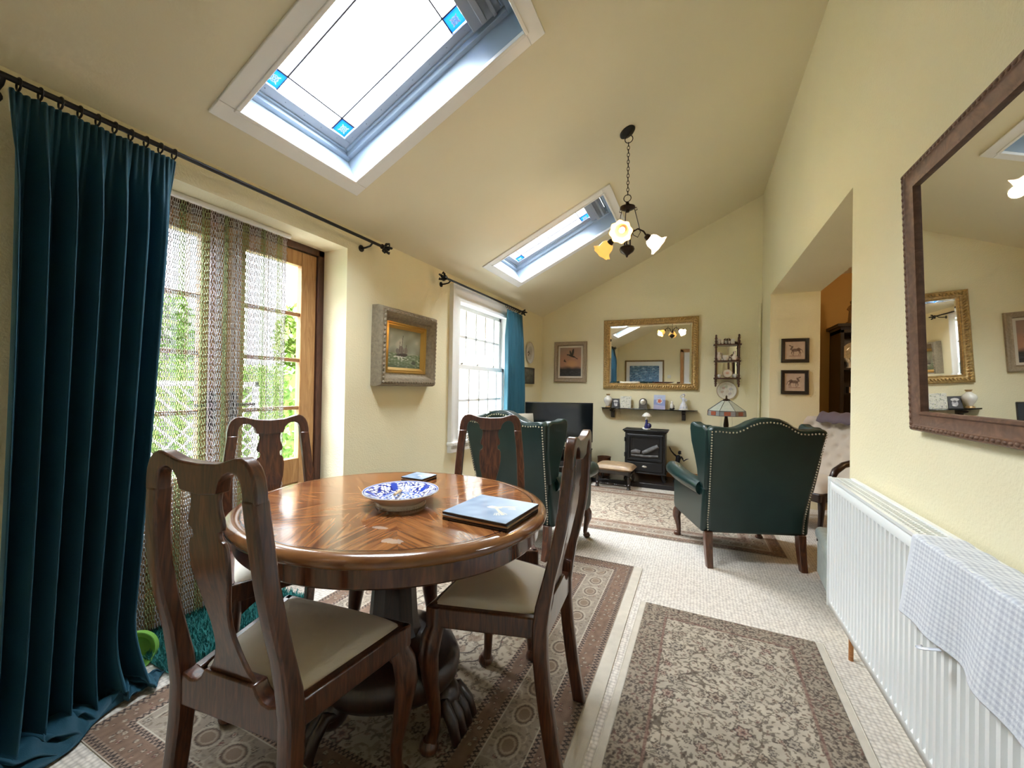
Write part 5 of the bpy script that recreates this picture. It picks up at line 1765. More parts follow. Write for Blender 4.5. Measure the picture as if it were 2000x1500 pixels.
small('arched_clock', 'arched pewter mantel clock with a round pale dial on the black shelf', 'clock', -.625, SY, SHZ, [
    ('case', 'pewter_dark', lambda b: b.prism([(-.052, 0), (.052, 0), (.052, .012), (.048, .016), (.048, .075)] + [(.048 * cos(a), .082 + .048 * sin(a)) for a in np.linspace(0, pi, 15)] + [(-.048, .075), (-.048, .016), (-.052, .012)], -.022, .022)),
    ('dial', 'silver', lambda b: b.lathe([(0, 0), (.034, 0), (.036, .003), (.033, .006), (0, .006)], (0, -.022, .082), 28, Matrix.Rotation(pi / 2, 4, 'X')))])
def blue_card(u, v):
    c = np.tile(np.array([.46, .53, .72]), (len(u), 1))
    c = mixc(c, (.26, .31, .56), (v < .66) * 1.0); c = mixc(c, (.46, .42, .58), (v < .22 + .1 * (1 - u)) * .8)
    c = mixc(c, (.62, .64, .70), (ell(u, v, .5, .56, .26, .17) < 1)); c = mixc(c, (.55, .12, .05), (np.hypot((u - .5) * 1.0, (v - .57) * 1.2) < .16 + .05 * np.cos(5 * np.arctan2(v - .57, u - .5))))
    c = mixc(c, (.20, .22, .40), (np.abs(v - .83) < .018) & (u > .33) & (u < .70) & (np.sin(u * 130) > -.5))
    return c
upright('greetings_card', 'blue greetings card with a red flower on the black shelf', 'card', -.432, .138, .178, 7, -.05, blue_card, 'soft_white', .003)
small('penguin_ornament', 'small dark and white bird ornament to the right of the blue card', 'ornament', -.285, SY - .01, SHZ, [('body', 'china', lambda b: (b.ball((0, 0, .042), (.021, .018, .04)), b.ball((0, -.002, .088), (.014, .014, .016)))), ('dark_back', 'black_plastic', lambda b: (b.ball((.004, .008, .036), (.024, .016, .036)), b.ball((.014, 0, .012), (.02, .018, .012)), b.ball((-.01, -.004, .008), (.02, .016, .01))))])
def lady(b):
    b.lathe([(0, .012), (.040, .014), (.044, .03), (.036, .06), (.024, .088), (.014, .105), (.018, .12), (.021, .134), (.012, .147), (.009, .152)], n=24, wob=lambda i, a: 1 + (.10 * cos(7 * a) if i < 4 else 0))
    b.tube([(.018, 0, .138), (.034, -.01, .115), (.020, -.028, .105)], [.007, .006, .005], 8); b.tube([(-.018, 0, .138), (-.036, 0, .16), (-.022, -.006, .186)], [.007, .006, .005], 8)
small('porcelain_lady', 'pale blue porcelain lady figurine at the right end of the black shelf', 'figurine', -.155, SY, SHZ, [
    ('dress', 'china_blue', lady), ('head', 'china', lambda b: (b.ball((0, 0, .168), (.0125, .0135, .016)), b.tube([(0, 0, .145), (0, 0, .16)], .007, 8))), ('bonnet', 'china_blue', lambda b: (b.ball((.001, .006, .175), (.016, .014, .014)), b.tube([(-.018, -.004, .190), (0, 0, .196), (.02, .004, .190)], [.003, .006, .003], 6))),
    ('base', 'china', lambda b: b.lathe([(0, 0), (.056, 0), (.058, .008), (.048, .016), (0, .018)], n=24))])

# ================================================================ LITTLE DISPLAY SHELF
UX, UY = .309, YF
t = thing('display_shelf', 'small fretted three-tier mahogany display shelf with mirror backs on the far wall', 'shelf', (UX, UY, 1.20))
Zs = (1.291, 1.494, 1.688)
for z in Zs:
    b = B(); b.box((0, -.055, z - 1.20 - .007), (.280 if z < 1.6 else .292, .105, .014)); b.build('shelf_board', 'unit_wood', t, bev=.004)
for s in (-1, 1):
    b = B()
    b.tube([(s * .119, -.088, .05), (s * .119, -.088, .575)], .0105, 10)
    for z in (.02, .045, .12, .25, .32, .45, .52, .555): b.ball((s * .119, -.088, z), (.0155, .0155, .011), 10, 6)
    b.ball((s * .119, -.088, .585), (.011, .011, .016), 10, 6); b.ball((s * .119, -.088, .0), (.011, .011, .016), 10, 6)
    b.build('turned_post', 'unit_wood', t)
    b = B(); b.span((s * .119 - .007, -.010, .02), (s * .119 + .007, 0, .56)); b.build('side_rail', 'mahogany', t, bev=.002)
for z0, z1 in ((1.296, 1.478), (1.50, 1.672)):
    b = B(); b.span((-.112, -.008, z0 - 1.2), (.112, -.003, z1 - 1.2)); b.build('mirror_back', 'mirror', t, smooth=False)
b = B()
b.prism([(-.112, .486), (.112, .486), (.112, .508), (.080, .524), (.034, .552), (.014, .568), (.020, .544), (.012, .530), (0, .540), (-.012, .530), (-.020, .544), (-.014, .568), (-.034, .552), (-.080, .524), (-.112, .508)], -.014, -.002, lambda x, z, d: (x, d, z))
b.ball((0, -.008, .550), (.008, .006, .012), 8, 6)
b.build('fretted_pediment', 'unit_wood', t, bev=.002)

def cup(r, h): return lambda b: (b.lathe([(0, 0), (r * .5, 0), (r * .55, h * .1), (r * .9, h * .5), (r, h), (r * .92, h), (r * .8, h * .5), (0, h * .15)], n=20), b.tube([(r * .85, 0, h * .8), (r * 1.45, 0, h * .75), (r * 1.45, 0, h * .4), (r * .8, 0, h * .3)], r * .10, 6))
def jug(r, h): return lambda b: (b.lathe([(0, 0), (r * .6, 0), (r, h * .35), (r * .8, h * .6), (r * .45, h * .8), (r * .6, h), (r * .5, h), (r * .35, h * .8)], n=20), b.tube([(r * .45, 0, h * .9), (r * 1.3, 0, h * .8), (r * 1.25, 0, h * .5), (r * .9, 0, h * .35)], r * .12, 6))
def bottle(r, h): return lambda b: b.lathe([(0, 0), (r * .7, 0), (r, h * .15), (r, h * .4), (r * .4, h * .6), (r * .25, h * .75), (r * .4, h)], n=20)
def block(w, h): return lambda b: b.box((0, 0, h / 2), (w, w * .7, h))
G = 'china ornaments on the little display shelf'
for (nm, lab, cat, dx, zi, f, m) in (
    ('china_jug', 'tiny dark-spotted white jug at the left of the top display tier', 'jug', -.088, 2, jug(.018, .050), 'china_pink'),
    ('china_cup', 'tiny floral cup on the top display tier beneath the left scroll', 'cup', -.050, 2, cup(.019, .040), 'china_pink'),
    ('trinket_pot', 'tiny grey pot at the middle of the top display tier', 'pot', -.012, 2, cup(.013, .028), 'silver'),
    ('trinket_pot', 'tiny pale pot right of the middle on the top display tier', 'pot', .020, 2, cup(.013, .028), 'china_pink'),
    ('trinket_box', 'tiny white box with gold edges on the top display tier', 'box', .055, 2, block(.034, .045), 'china'),
    ('china_jug', 'tall tiny pink jug at the left of the middle display tier', 'jug', -.088, 1, jug(.027, .080), 'china_pink'),
    ('china_bowl', 'small pink china bowl at the middle of the middle display tier', 'bowl', -.015, 1, cup(.034, .048), 'china_pink'),
    ('thimble', 'tiny white thimble between jug and bowl on the middle display tier', 'thimble', -.054, 1, cup(.010, .018), 'china'),
    ('thimble', 'tiny white thimble between bowl and bottle on the middle display tier', 'thimble', .030, 1, cup(.011, .020), 'china'),
    ('scent_bottle', 'round-bellied china scent bottle at the right of the middle display tier', 'bottle', .078, 1, bottle(.028, .085), 'china_pink'),
    ('china_cup', 'small white cup at the left of the bottom display tier', 'cup', -.080, 0, cup(.020, .032), 'china'),
    ('china_cup', 'small cream cup at the right of the bottom display tier', 'cup', .085, 0, cup(.022, .036), 'china')):
    o = small(nm, lab, cat, UX + dx, UY - .062, Zs[zi], [('x', m, f)], G)
    o.scale = (1.15, 1.15, 1.3)
t = plate('rose_plate', 'small upright plate with a pink rose on the bottom display tier', (UX + .005, UY - .045, Zs[0] + .052), ON_FAR @ Matrix.Rotation(radians(-12), 3, 'X'), .050,
          lambda x, y: mixc(mixc(np.tile(np.array([.70, .62, .52]), (len(x), 1)), (.60, .30, .25), (ell(x, y, 0, .05, .4, .35) < 1) * .7), (.55, .36, .15), ((ell(x, y, 0, .05, .14, .14) < 1) | (np.hypot(x, y) > .9)) * .8))
t['group'] = G

# ================================================================ STOVE, HEARTH, TELEVISION AND LAMP
t = thing('hearth_slab', 'black slate hearth slab on the floor under the stove', 'hearth', (-.45, 5.15, 0))
b = B(); b.span((-.72, -.265, 0), (.66, .235, .055)); b.build('slab', 'slate', t, bev=.006)
t['label'] = 'black slate hearth slab on the floor under the stove'
SV = Vector((-.56, 5.10, .055))
t = thing('electric_stove', 'black cast iron stove with a glazed log-effect door on the slate hearth', 'stove', SV)
hw, dp = .228, .125
b = B(); b.span((-hw, -dp, .10), (hw, dp, .585)); b.build('body', 'stove', t, bev=.006)
b = B(); b.span((-hw - .025, -dp - .03, .588), (hw + .025, dp + .01, .605)); b.span((-hw - .012, -dp - .016, .572), (hw + .012, dp + .004, .589)); b.build('top_plate', 'stove', t, bev=.005)
b = B(); b.span((-hw - .012, -dp - .010, .088), (hw + .012, dp, .104)); b.build('plinth_rail', 'stove', t, bev=.004)
for sx in (-1, 1):
    for sy in (-1, 1):
        b = B(); b.tube([(sx * .20, sy * .09, .10), (sx * .205, sy * .095, .05), (sx * .225, sy * .105, 0)], [.026, .020, .017], 8); b.build('leg', 'stove', t)
d = B(); q = B(); q.frame(.40, .315, [(0, 0), (0, .012), (.008, .018), (.028, .016), (.034, .008), (.036, 0)])
d.add(q.v, q.f, Matrix.Translation((0, -dp, .395)) @ ON_FAR.to_4x4()); 
for x in (-.15, .15): d.span((x - .003, -dp - .012, .25), (x + .003, -dp - .006, .54))
d.span((-.18, -dp - .012, .512), (.18, -dp - .006, .518))
door = d.build('door', 'stove', t)
b = B(); b.tube([(-hw + .004, -dp - .012, .28), (-hw + .004, -dp - .012, .33)], .009, 8); b.tube([(-hw + .004, -dp - .012, .46), (-hw + .004, -dp - .012, .51)], .009, 8); b.build('hinge', 'stove', door)
b = B(); b.ball((hw - .018, -dp - .018, .42), .010, 8, 6); b.build('knob', 'stove', door)
b = B(); b.span((-.165, -dp - .0035, .255), (.165, -dp - .0005, .535)); b.build('log_bed', 'black_plastic', t, smooth=False)
MT['ash_log'] = plain('grey_ash_log', (.20, .20, .21), .8, var=.6, vscale=30, bump=.5)
b = B()
b.tube([(-.02, -dp - .010, .335), (.06, -dp - .012, .375), (.15, -dp - .009, .425)], [.022, .026, .024], 10)
b.tube([(-.15, -dp - .008, .335), (-.10, -dp - .010, .35), (-.05, -dp - .008, .34)], [.020, .028, .022], 10)
b.tube([(-.15, -dp - .007, .305), (0, -dp - .010, .298), (.15, -dp - .007, .305)], [.012, .016, .012], 8)
b.build('logs', 'ash_log', t)
b = B(); b.span((-.20, -dp - .010, .118), (.20, -dp, .222)); b.build('drawer', 'stove', t, bev=.004)
b = B(); b.ball((0, -dp - .012, .172), (.030, .005, .013), 14, 8); b.build('oval_badge', 'silver', t)

# lady figurine with a parasol on the stove
fx, fy, fz = -.553, 5.07, SV.z + .605
small('parasol_figurine', 'white and cobalt figurine of a lady under a frilled parasol, on top of the stove', 'figurine', fx, fy, fz, [
    ('skirt', 'cobalt', lambda b: (b.lathe([(0, .008), (.026, .010), (.028, .03), (.020, .06), (.013, .09), (.016, .105), (.010, .118)], n=20), b.ball((.028, .0, .045), (.028, .024, .032)))),
    ('base', 'china', lambda b: (b.lathe([(0, 0), (.038, 0), (.040, .006), (.034, .012), (0, .014)], n=20, wob=lambda i, a: 1 + .15 * cos(5 * a)), b.ball((-.03, -.01, .012), (.022, .014, .012)))),
    ('head', 'china', lambda b: (b.ball((0, 0, .136), (.011, .012, .014)), b.tube([(.012, 0, .11), (.02, -.012, .13), (.014, -.012, .16)], [.005, .004, .004], 6), b.tube([(-.012, 0, .11), (-.02, -.008, .13), (-.006, -.006, .15)], [.005, .004, .004], 6))),
    ('parasol', 'china', lambda b: (b.lathe([(.050, .155), (.052, .160), (.040, .182), (.020, .198), (0, .204), ], n=32, wob=lambda i, a: 1 + (.08 * cos(10 * a) if i < 2 else 0)), b.tube([(0, 0, .12), (0, 0, .20)], .003, 6)))])

# dancing statue on the hearth
def statue(b):
    b.tube([(0, 0, .03), (.004, 0, .09), (-.006, 0, .16), (-.01, -.005, .215)], [.011, .015, .021, .026], 10)
    b.tube([(-.03, .02, .03), (-.025, .01, .10), (-.018, 0, .17), (-.015, 0, .215)], [.011, .014, .021, .024], 10)
    b.tube([(-.012, 0, .20), (-.012, -.004, .235), (-.006, -.006, .265), (.0, -.004, .295), (.004, 0, .318)], [.033, .026, .027, .031, .014], 12)
    b.ball((.009, -.008, .345), (.017, .019, .022), 12, 8); b.ball((.012, .004, .357), (.018, .018, .014), 10, 6); b.ball((.026, -.012, .337), (.008, .006, .005), 8, 5)
    b.tube([(-.022, 0, .303), (-.050, .0, .325), (-.082, 0, .362), (-.098, -.004, .398), (-.102, -.006, .412)], [.011, .009, .0075, .006, .003], 8)
    b.tube([(.026, 0, .303), (.045, -.006, .278), (.055, -.012, .255), (.085, -.016, .278), (.108, -.018, .285)], [.011, .009, .008, .006, .003], 8)
small('dancer_statue', 'dark bronze statue of a dancing figure on the hearth right of the stove', 'statue', -.195, 5.13, .055, [('figure', 'dark_metal', statue), ('draped_skirt', 'dark_metal', lambda b: b.lathe([(.058, .06), (.050, .11), (.038, .17), (.030, .215)], n=24, wob=lambda i, a: 1 + .14 * cos(6 * a + i))), ('base', 'dark_metal', lambda b: b.lathe([(0, 0), (.06, 0), (.062, .015), (.05, .03), (0, .034)], n=24))])

# footstool
t = thing('footstool', 'low oak footstool with a tan hide top and barley-twist stretcher before the stove', 'footstool', (-.865, 4.80, 0), Matrix.Rotation(-.06, 3, 'Z'))
b = B(); b.surf(lambda u, v: ((u - .5) * .44, (v - .5) * .29, .225 + .055 * (1 - abs(2 * u - 1) ** 5) ** .5 * (1 - abs(2 * v - 1) ** 5) ** .5), 25, 19)
b.surf(lambda u, v: ((u - .5) * .44, (v - .5) * .29, .225 - .030 * (1 - abs(2 * u - 1) ** 8) ** .5 * (1 - abs(2 * v - 1) ** 8) ** .5), 15, 15)
b.build('padded_top', 'tan_leather', t, angle=80)
b = B()
for s in (-1, 1): b.span((-.19, s * .115 - .012, .165), (.19, s * .115 + .012, .205)); b.span((s * .18 - .012, -.115, .165), (s * .18 + .012, .115, .205))
b.build('rail', 'black_wood', t, bev=.003)
for sx in (-1, 1):
    for sy in (-1, 1):
        b = B(); b.lathe([(.0, 0), (.020, 0), (.024, .012), (.017, .028), (.021, .03), (.021, .055), (.012, .065), (.017, .085), (.021, .105), (.015, .130), (.011, .145), (.021, .155), (.021, .205), (0, .205)], (sx * .18, sy * .115, 0), 14); b.build('turned_leg', 'black_wood', t)
for sy in (-1, 1):
    b = B()
    for ph_ in (0, pi): b.tube([(-.17 + .34 * k / 60, sy * .115 + .007 * cos(k * .9 + ph_), .045 + .007 * sin(k * .9 + ph_)) for k in range(61)], .0075, 6)
    b.build('twist_stretcher', 'black_wood', t)

# television on its stand, square to the seats
tvf = Vector((.42, -.907, 0))
tvR = axes((.907, .42, 0), (0, 0, 1), (.42, -.907, 0))
tc = Vector((-1.537, 4.715, 0))
t = thing('television', 'black flat-screen television in the far left corner', 'television', tc + Vector((0, 0, .425)), tvR)
b = B(); b.box((0, .295, -.02), (.835, .485, .03)); b.build('casing', 'black_plastic', t, bev=.006)
b = B(); b.box((0, .300, -.004), (.815, .455, .004)); b.build('screen', 'screen', t, smooth=False)
b = B(); b.box((0, .03, -.03), (.06, .07, .03)); b.box((0, .008, -.03), (.42, .014, .17)); b.build('foot', 'silver', t, bev=.004)
t = thing('television_stand', 'low black open television stand with shelves in the far left corner', 'stand', tc, tvR)
b = B()
for z in (.03, .20, .415): b.box((0, z, -.04), (.78, .016, .32))
b.build('shelf_board', 'black_glass', t, bev=.002)
for s in (-1, 1):
    b = B(); b.box((s * .375, .205, -.05), (.03, .41, .28)); b.build('side_panel', 'black_plastic', t, bev=.003)
b = B(); b.box((0, .205, -.20), (.74, .40, .01)); b.build('back_panel', 'black_plastic', t)
b = B(); b.box((.02, .235, -.03), (.40, .05, .24)); o = b.build('set_top_box', 'black_plastic', bev=.003); o.matrix_world = Matrix.Translation(tc) @ tvR.to_4x4()
tag(o, 'flat black set-top box on the middle shelf of the television stand', 'set-top box')
b = B(); b.lathe([(0, .006), (.068, .006), (.080, .27), (.084, .285), (.086, .285), (.082, .268), (.074, 0), (0, 0)][::-1], n=32)
o = b.build('waste_bin', 'wicker'); o.location = (-1.06, 5.10, 0); tag(o, 'round brown copper bin between television stand and footstool', 'bin')

# leaded lamp on a small table behind the right armchair
lx, ly = .285, 4.96
t = thing('side_table', 'small round dark table behind the right armchair, under the leaded lamp', 'table', (lx, ly, 0))
b = B(); b.lathe([(0, .50), (.20, .50), (.205, .51), (.20, .52), (0, .52)], n=40); b.build('tabletop', 'mahogany', t)
b = B(); b.lathe([(.03, .08), (.022, .2), (.035, .30), (.02, .42), (.05, .50)], n=16); b.build('column', 'mahogany_dark', t)
for k in range(3):
    a = k * 2 * pi / 3 + .4
    b = B(); b.tube([(.02 * cos(a), .02 * sin(a), .14), (.10 * cos(a), .10 * sin(a), .09), (.18 * cos(a), .18 * sin(a), .015)], [.018, .016, .015], 8); b.build('leg', 'mahogany_dark', t)
t = thing('table_lamp', 'leaded glass table lamp with a pale panelled shade and red-flowered border', 'lamp', (lx, ly, .52))
b = B(); b.lathe([(0, 0), (.075, 0), (.075, .012), (.04, .03), (.016, .06), (.020, .15), (.026, .25), (.020, .30), (.012, .36), (.012, .40)], n=20); b.build('base', 'bronze', t)
def frust(b, r0, z0, r1, z1, n=8, ph=pi / 8, t_=.003):
    for k in range(n):
        a, c = ph + 2 * pi * k / n, ph + 2 * pi * (k + 1) / n
        vs = []
        for r_, z_ in ((r0, z0), (r1, z1)):
            for e in (0, -t_):
                vs += [((r_ + e) * cos(a), (r_ + e) * sin(a), z_), ((r_ + e) * cos(c), (r_ + e) * sin(c), z_)]
        b.add(vs, [(0, 1, 5, 4), (2, 6, 7, 3), (0, 2, 3, 1), (4, 5, 7, 6), (0, 4, 6, 2), (1, 3, 7, 5)])
def glassy(name, col, col2=None):
    m = plain(name, col, .25, coat=.3, var_col=col2, vscale=30)
    return m
MT['lamp_pale'] = glassy('pale_grey_green_art_glass', (.48, .50, .42), (.40, .44, .38))
MT['lamp_red'] = glassy('red_art_glass', (.42, .08, .03), (.30, .12, .08))
MT['lamp_mix'] = glassy('mottled_blue_green_art_glass', (.20, .24, .24), (.32, .26, .26))
s = B(); frust(s, .192, .405, .040, .515); sh = s.build('shade', 'lamp_pale', t, smooth=False)
s = B(); frust(s, .197, .352, .1925, .404); s.build('border_band', 'lamp_mix', sh, smooth=False)
for k in range(8):
    a = pi / 8 + 2 * pi * (k + .5) / 8
    s = B(); s.box((.1825 * cos(a), .1825 * sin(a), .378), (.004, .060, .040), (0, 0, a)); s.build('red_flower', 'lamp_red', sh, smooth=False)
s = B()
for k in range(8):
    a = pi / 8 + 2 * pi * k / 8
    s.tube([(.198 * cos(a), .198 * sin(a), .351), (.1935 * cos(a), .1935 * sin(a), .405), (.041 * cos(a), .041 * sin(a), .516)], .0022, 5)
    c = pi / 8 + 2 * pi * (k + 1) / 8
    for r_, z_ in ((.198, .352), (.194, .405)): s.tube([(r_ * cos(a), r_ * sin(a), z_), (r_ * cos(c), r_ * sin(c), z_)], .0022, 5)
s.build('lead_came', 'lead', sh)
s = B(); s.lathe([(.045, .510), (.030, .528), (.012, .534), (.008, .548), (.010, .556), (.004, .570), (0, .575)], n=20); s.build('finial_cap', 'bronze', t)
for x in (-.05, .055):
    s = B(); s.tube([(x, -.03, .36), (x, -.03, .24)], .0012, 5); s.ball((x, -.03, .237), .004, 6, 4); s.build('pull_chain', 'brass', t)

# ================================================================ RADIATOR AND TOWEL
RX0, RX1, RY0, RY1, RZ0, RZ1 = .545, .640, .34, 2.278, .177, .762
t = thing('radiator', 'long white double-panel radiator along the right wall under the carved mirror', 'radiator', ((RX0 + RX1) / 2, (RY0 + RY1) / 2, RZ0))
ox, oy, oz = (RX0 + RX1) / 2, (RY0 + RY1) / 2, RZ0
H = RZ1 - RZ0; L = RY1 - RY0
def corr(x, sgn):
    n = 56
    p = (L - .05) / n
    ys_, xs_ = [-L / 2], [0.]
    y = -L / 2 + .025
    for k in range(n):
        for f, dx in ((.0, 0), (.22, 0), (.36, 1), (.72, 1), (.86, 0)):
            ys_.append(y + p * f); xs_.append(dx)
        y += p
    ys_.append(L / 2); xs_.append(0)
    zr = [(0.0, 0), (.028, 0), (.046, 1), (H - .068, 1), (H - .050, 0), (H, 0)]
    vs, m = [], len(ys_)
    for z, g in zr:
        for yy, dx in zip(ys_, xs_):
            vs.append((x + sgn * .0125 * dx * g, yy, z))
    fs = [(j * m + i, j * m + i + 1, (j + 1) * m + i + 1, (j + 1) * m + i) for j in range(len(zr) - 1) for i in range(m - 1)]
    return vs, fs
b = B(); b.add(*corr(-.0395, 1)); o = b.build('front_panel', 'radiator', t, angle=25, solid=.002)
b = B(); b.add(*corr(.0395, -1)); b.build('rear_panel', 'radiator', t, angle=25, solid=.002)
b = B()
for s in (-1, 1): b.box((0, s * (L / 2), H / 2), (.095, .004, H - .002))
b.build('end_cover', 'radiator', t, bev=.001)
b = B()
b.box((-.0415, 0, H - .003), (.013, L, .010)); b.box((.0415, 0, H - .003), (.013, L, .010))
nb = 118
for k in range(nb): b.box((0, -L / 2 + (k + .5) * L / nb, H - .006), (.072, .0070, .004))
for x in (-.012, .012): b.box((x, 0, H - .006), (.005, L, .0042))
b.build('top_grille', 'radiator', t, smooth=False)
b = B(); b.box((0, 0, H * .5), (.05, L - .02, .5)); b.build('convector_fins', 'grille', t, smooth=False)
b = B(); b.tube([(.018, L / 2 - .09, .02), (.018, L / 2 - .09, -.06), (.018, L / 2 - .09, -oz)], .009, 10); b.build('supply_pipe', 'pine', t)
for yy in (-.6, .6):
    b = B(); b.box((.054, yy, H * .6), (.024, .03, .35)); b.build('wall_bracket', 'radiator', t)

# towel thrown over the radiator
def towel_pattern(u, v, wl, ll):
    a, c = (u * wl / .0125) % 1, (v * ll / .0125) % 1
    k = ((a < .5).astype(float) + (c < .5).astype(float)) / 2
    col = np.array([.80, .83, .88])[None, :] * (1 - k[:, None]) + np.array([.50, .53, .62])[None, :] * k[:, None]
    hem = (u < .018) | (u > .982) | (v < .012) | (v > .988)
    return mixc(col, (.72, .75, .82), hem)
TY0, TY1 = .62, 1.462
nu, nv = 170, 170
U, V_ = np.meshgrid(np.linspace(0, 1, nu), np.linspace(0, 1, nv))
u, v = U.ravel(), V_.ravel()
front, topw, back = .225, .102, .16
ll = front + topw + back
s = v * ll
xf, xb, zt = RX0 - .007, RX1 + .003, RZ1 + .005
r = .010
x = np.where(s < front, xf, np.where(s < front + topw, xf + (s - front) / topw * (xb - xf), xb))
z = np.where(s < front, zt - (front - s), np.where(s < front + topw, zt, zt - (s - front - topw)))
yy = TY1 - u * (TY1 - TY0)
k = np.clip((front - s) / front, 0, 1)
x = x - k * (.006 + .008 * np.sin(u * 17) + .006 * np.sin(u * 31 + 2)) - k * .004
yy = yy + k * .02 * np.sin(u * 3) + .035 * k * (u < .5) * (1 - u * 2)
z = z + .0025 * np.sin(u * 60) * (s > front) * (s < front + topw) + k * .014 * np.sin(u * 5.0 + .5) - k * .012
edge = np.minimum(np.abs(s - front), np.abs(s - front - topw))
z = z - .004 * np.exp(-(edge / .006) ** 2)
TO = Vector((RX0, (TY0 + TY1) / 2, RZ1))
t = thing('tea_towel', 'blue and white checked seersucker towel hung over the radiator', 'towel', TO)
np_mesh('cloth', np.stack([x, yy, z], 1) - np.array(TO)[None, :], grid_faces(nu, nv), 'towel', t, towel_pattern(u, v, TY1 - TY0, ll), True).modifiers.new('thick', 'SOLIDIFY').thickness = .003
b = B(); b.surf(lambda a, c: Vector((xf - .010 - .035 * sin(a * 2.6), 1.293 + .012 * (c - .5) + .035 * a, .545 - .016 * a - .022 * sin(a * 3.0) * .3)) - TO, 12, 3); b.build('hanging_loop', 'china_blue', t, solid=.0015)

# ================================================================ BOOKCASE GLIMPSED IN THE NEXT ROOM
t = thing('display_cabinet', 'tall dark cabinet with a cornice, seen through the opening in the next room', 'cabinet', (1.66, 5.20, 0))
b = B(); b.span((-.37, -.18, 0), (-.34, .19, 1.78)); b.span((.34, -.18, 0), (.37, .19, 1.78)); b.span((-.37, .17, 0), (.37, .19, 1.78)); b.span((-.37, -.18, 1.74), (.37, .19, 1.78)); b.span((-.37, -.18, 0), (.37, .19, .55)); b.build('carcass', 'black_wood', t, bev=.003)
for z in (.86, 1.13, 1.38):
    b = B(); b.span((-.34, -.17, z - .01), (.34, .17, z + .01)); b.build('shelf_board', 'black_wood', t)
b = B(); b.frame(.80, .43, [(0, 0), (0, .020), (.02, .005), (.035, -.03), (.035, 0)]); c_ = B(); c_.add(b.v, b.f, Matrix.Translation((0, 0, 1.80))); c_.span((-.40, -.21, 1.815), (.40, .20, 1.83)); c_.build('cornice', 'black_wood', t)
for s in (-1, 1):
    b = B(); b.span((s * .18 - .165, -.20, .03), (s * .18 + .165, -.18, .52)); d_ = b.build('door', 'black_wood', t, bev=.004)
    b = B(); b.ball((s * .04, -.21, .3), .012); b.build('knob', 'brass', d_)
plate('cabinet_plate', 'large pale round plate standing on the top shelf of the dark cabinet', (1.44, 5.12, 1.53), ON_FAR @ Matrix.Rotation(radians(-10), 3, 'X'), .125, lambda x, y: mixc(np.tile(np.array([.58, .52, .40]), (len(x), 1)), (.35, .30, .22), (np.abs(smooth_noise(x, y, 3, 20, .8, 3)) < .2) * .6))
small('white_ornament', 'small white leafy ornament beside the plate in the dark cabinet', 'ornament', 1.375, 5.06, 1.39, [('x', 'china', lambda b: (b.lathe([(0, 0), (.03, 0), (.02, .02), (.028, .05), (.03, .06), (0, .06)], n=14), [b.ball((.03 * cos(a), .03 * sin(a), .08 + .02 * sin(3 * a)), (.018, .014, .016), 8, 5) for a in (0, 1, 2, 3, 4, 5)]))])
small('cabinet_box', 'small silver-topped box on the middle shelf of the dark cabinet', 'box', 1.43, 5.06, 1.14, [('x', 'silver', lambda b: b.box((0, 0, .03), (.14, .10, .06)))])
small('cabinet_bowl', 'small dark bowl on the lower shelf of the dark cabinet', 'bowl', 1.42, 5.06, .87, [('x', 'china_blue', cup(.05, .06))])
def fig(b):
    b.lathe([(0, 0), (.05, 0), (.05, .02), (.034, .03), (.03, .08), (.026, .13), (.03, .16), (.02, .19), (.012, .20)], n=16)
    b.ball((0, 0, .222), (.018, .018, .022), 10, 7); b.tube([(.02, 0, .18), (.04, -.02, .15), (.03, -.03, .11)], [.01, .009, .006], 8); b.tube([(-.02, 0, .18), (-.04, -.02, .15), (-.02, -.03, .13)], [.01, .009, .006], 8)
MT['amber_fig'] = plain('amber_brown_figure', (.30, .16, .05), .4, var=.4)
small('cabinet_figurine', 'amber brown standing figurine on top of the dark cabinet', 'figurine', 1.40, 5.10, 1.83, [('x', 'amber_fig', fig)])

# ================================================================ CEILING LIGHT
CH0 = Vector((-.455, 2.773, 0))
zc = ceil_z(CH0.x)
t = thing('pendant_light', 'wrought bronze three-arm pendant light with frilled glass shades hanging on a chain', 'ceiling light', (CH0.x, CH0.y, zc))
nR = Vector((SL, 0, -1)).normalized()
xq = Vector((0, 1, 0)); MR = axes(xq, nR.cross(xq), nR).to_4x4()
b = B(); b.lathe([(0, 0), (.052, 0), (.054, .008), (.045, .016), (.012, .022), (0, .030)], n=28, M=MR); b.build('ceiling_rose', 'iron', t)
def oring(b, c, r, tr, plane):
    b.tube([Vector(c) + Vector((r * cos(a), 0, r * sin(a)) if plane == 0 else (0, r * cos(a), r * sin(a))) for a in [2 * pi * k / 14 for k in range(14)]], tr, 6, closed=True)
ztop, zpl = zc - .035, 2.372
b = B(); oring(b, (.012, 0, -.055), .026, .003, 0); b.build('hanging_ring', 'bronze', t)
b = B(); oring(b, (.008, 0, zpl - zc + .060), .024, .003, 0); b.build('hanging_ring', 'bronze', t)
b = B()
z0_, z1_ = -.078, zpl - zc + .082
nl = 15
for k in range(nl):
    zc_ = z0_ + (z1_ - z0_) * (k + .5) / nl
    hh = abs(z1_ - z0_) / nl * .62
    pts_ = []
    for j in range(12):
        a = 2 * pi * j / 12
        w_ = .0075 * cos(a); pts_.append(Vector((.010 + (w_ if k % 2 else 0), (0 if k % 2 else w_), zc_ + hh * sin(a))))
    b.tube(pts_, .0022, 5, closed=True)
b.build('chain', 'bronze', t)
zp_ = zpl - zc
b = B(); b.lathe([(0, .030), (.010, .030), (.014, .012), (.034, .006), (.050, 0), (.050, -.008), (.036, -.016), (.014, -.022), (.012, -.034), (0, -.036)], (.010, 0, zp_), 28); b.build('top_plate', 'bronze', t)
zb = 2.085 - zc
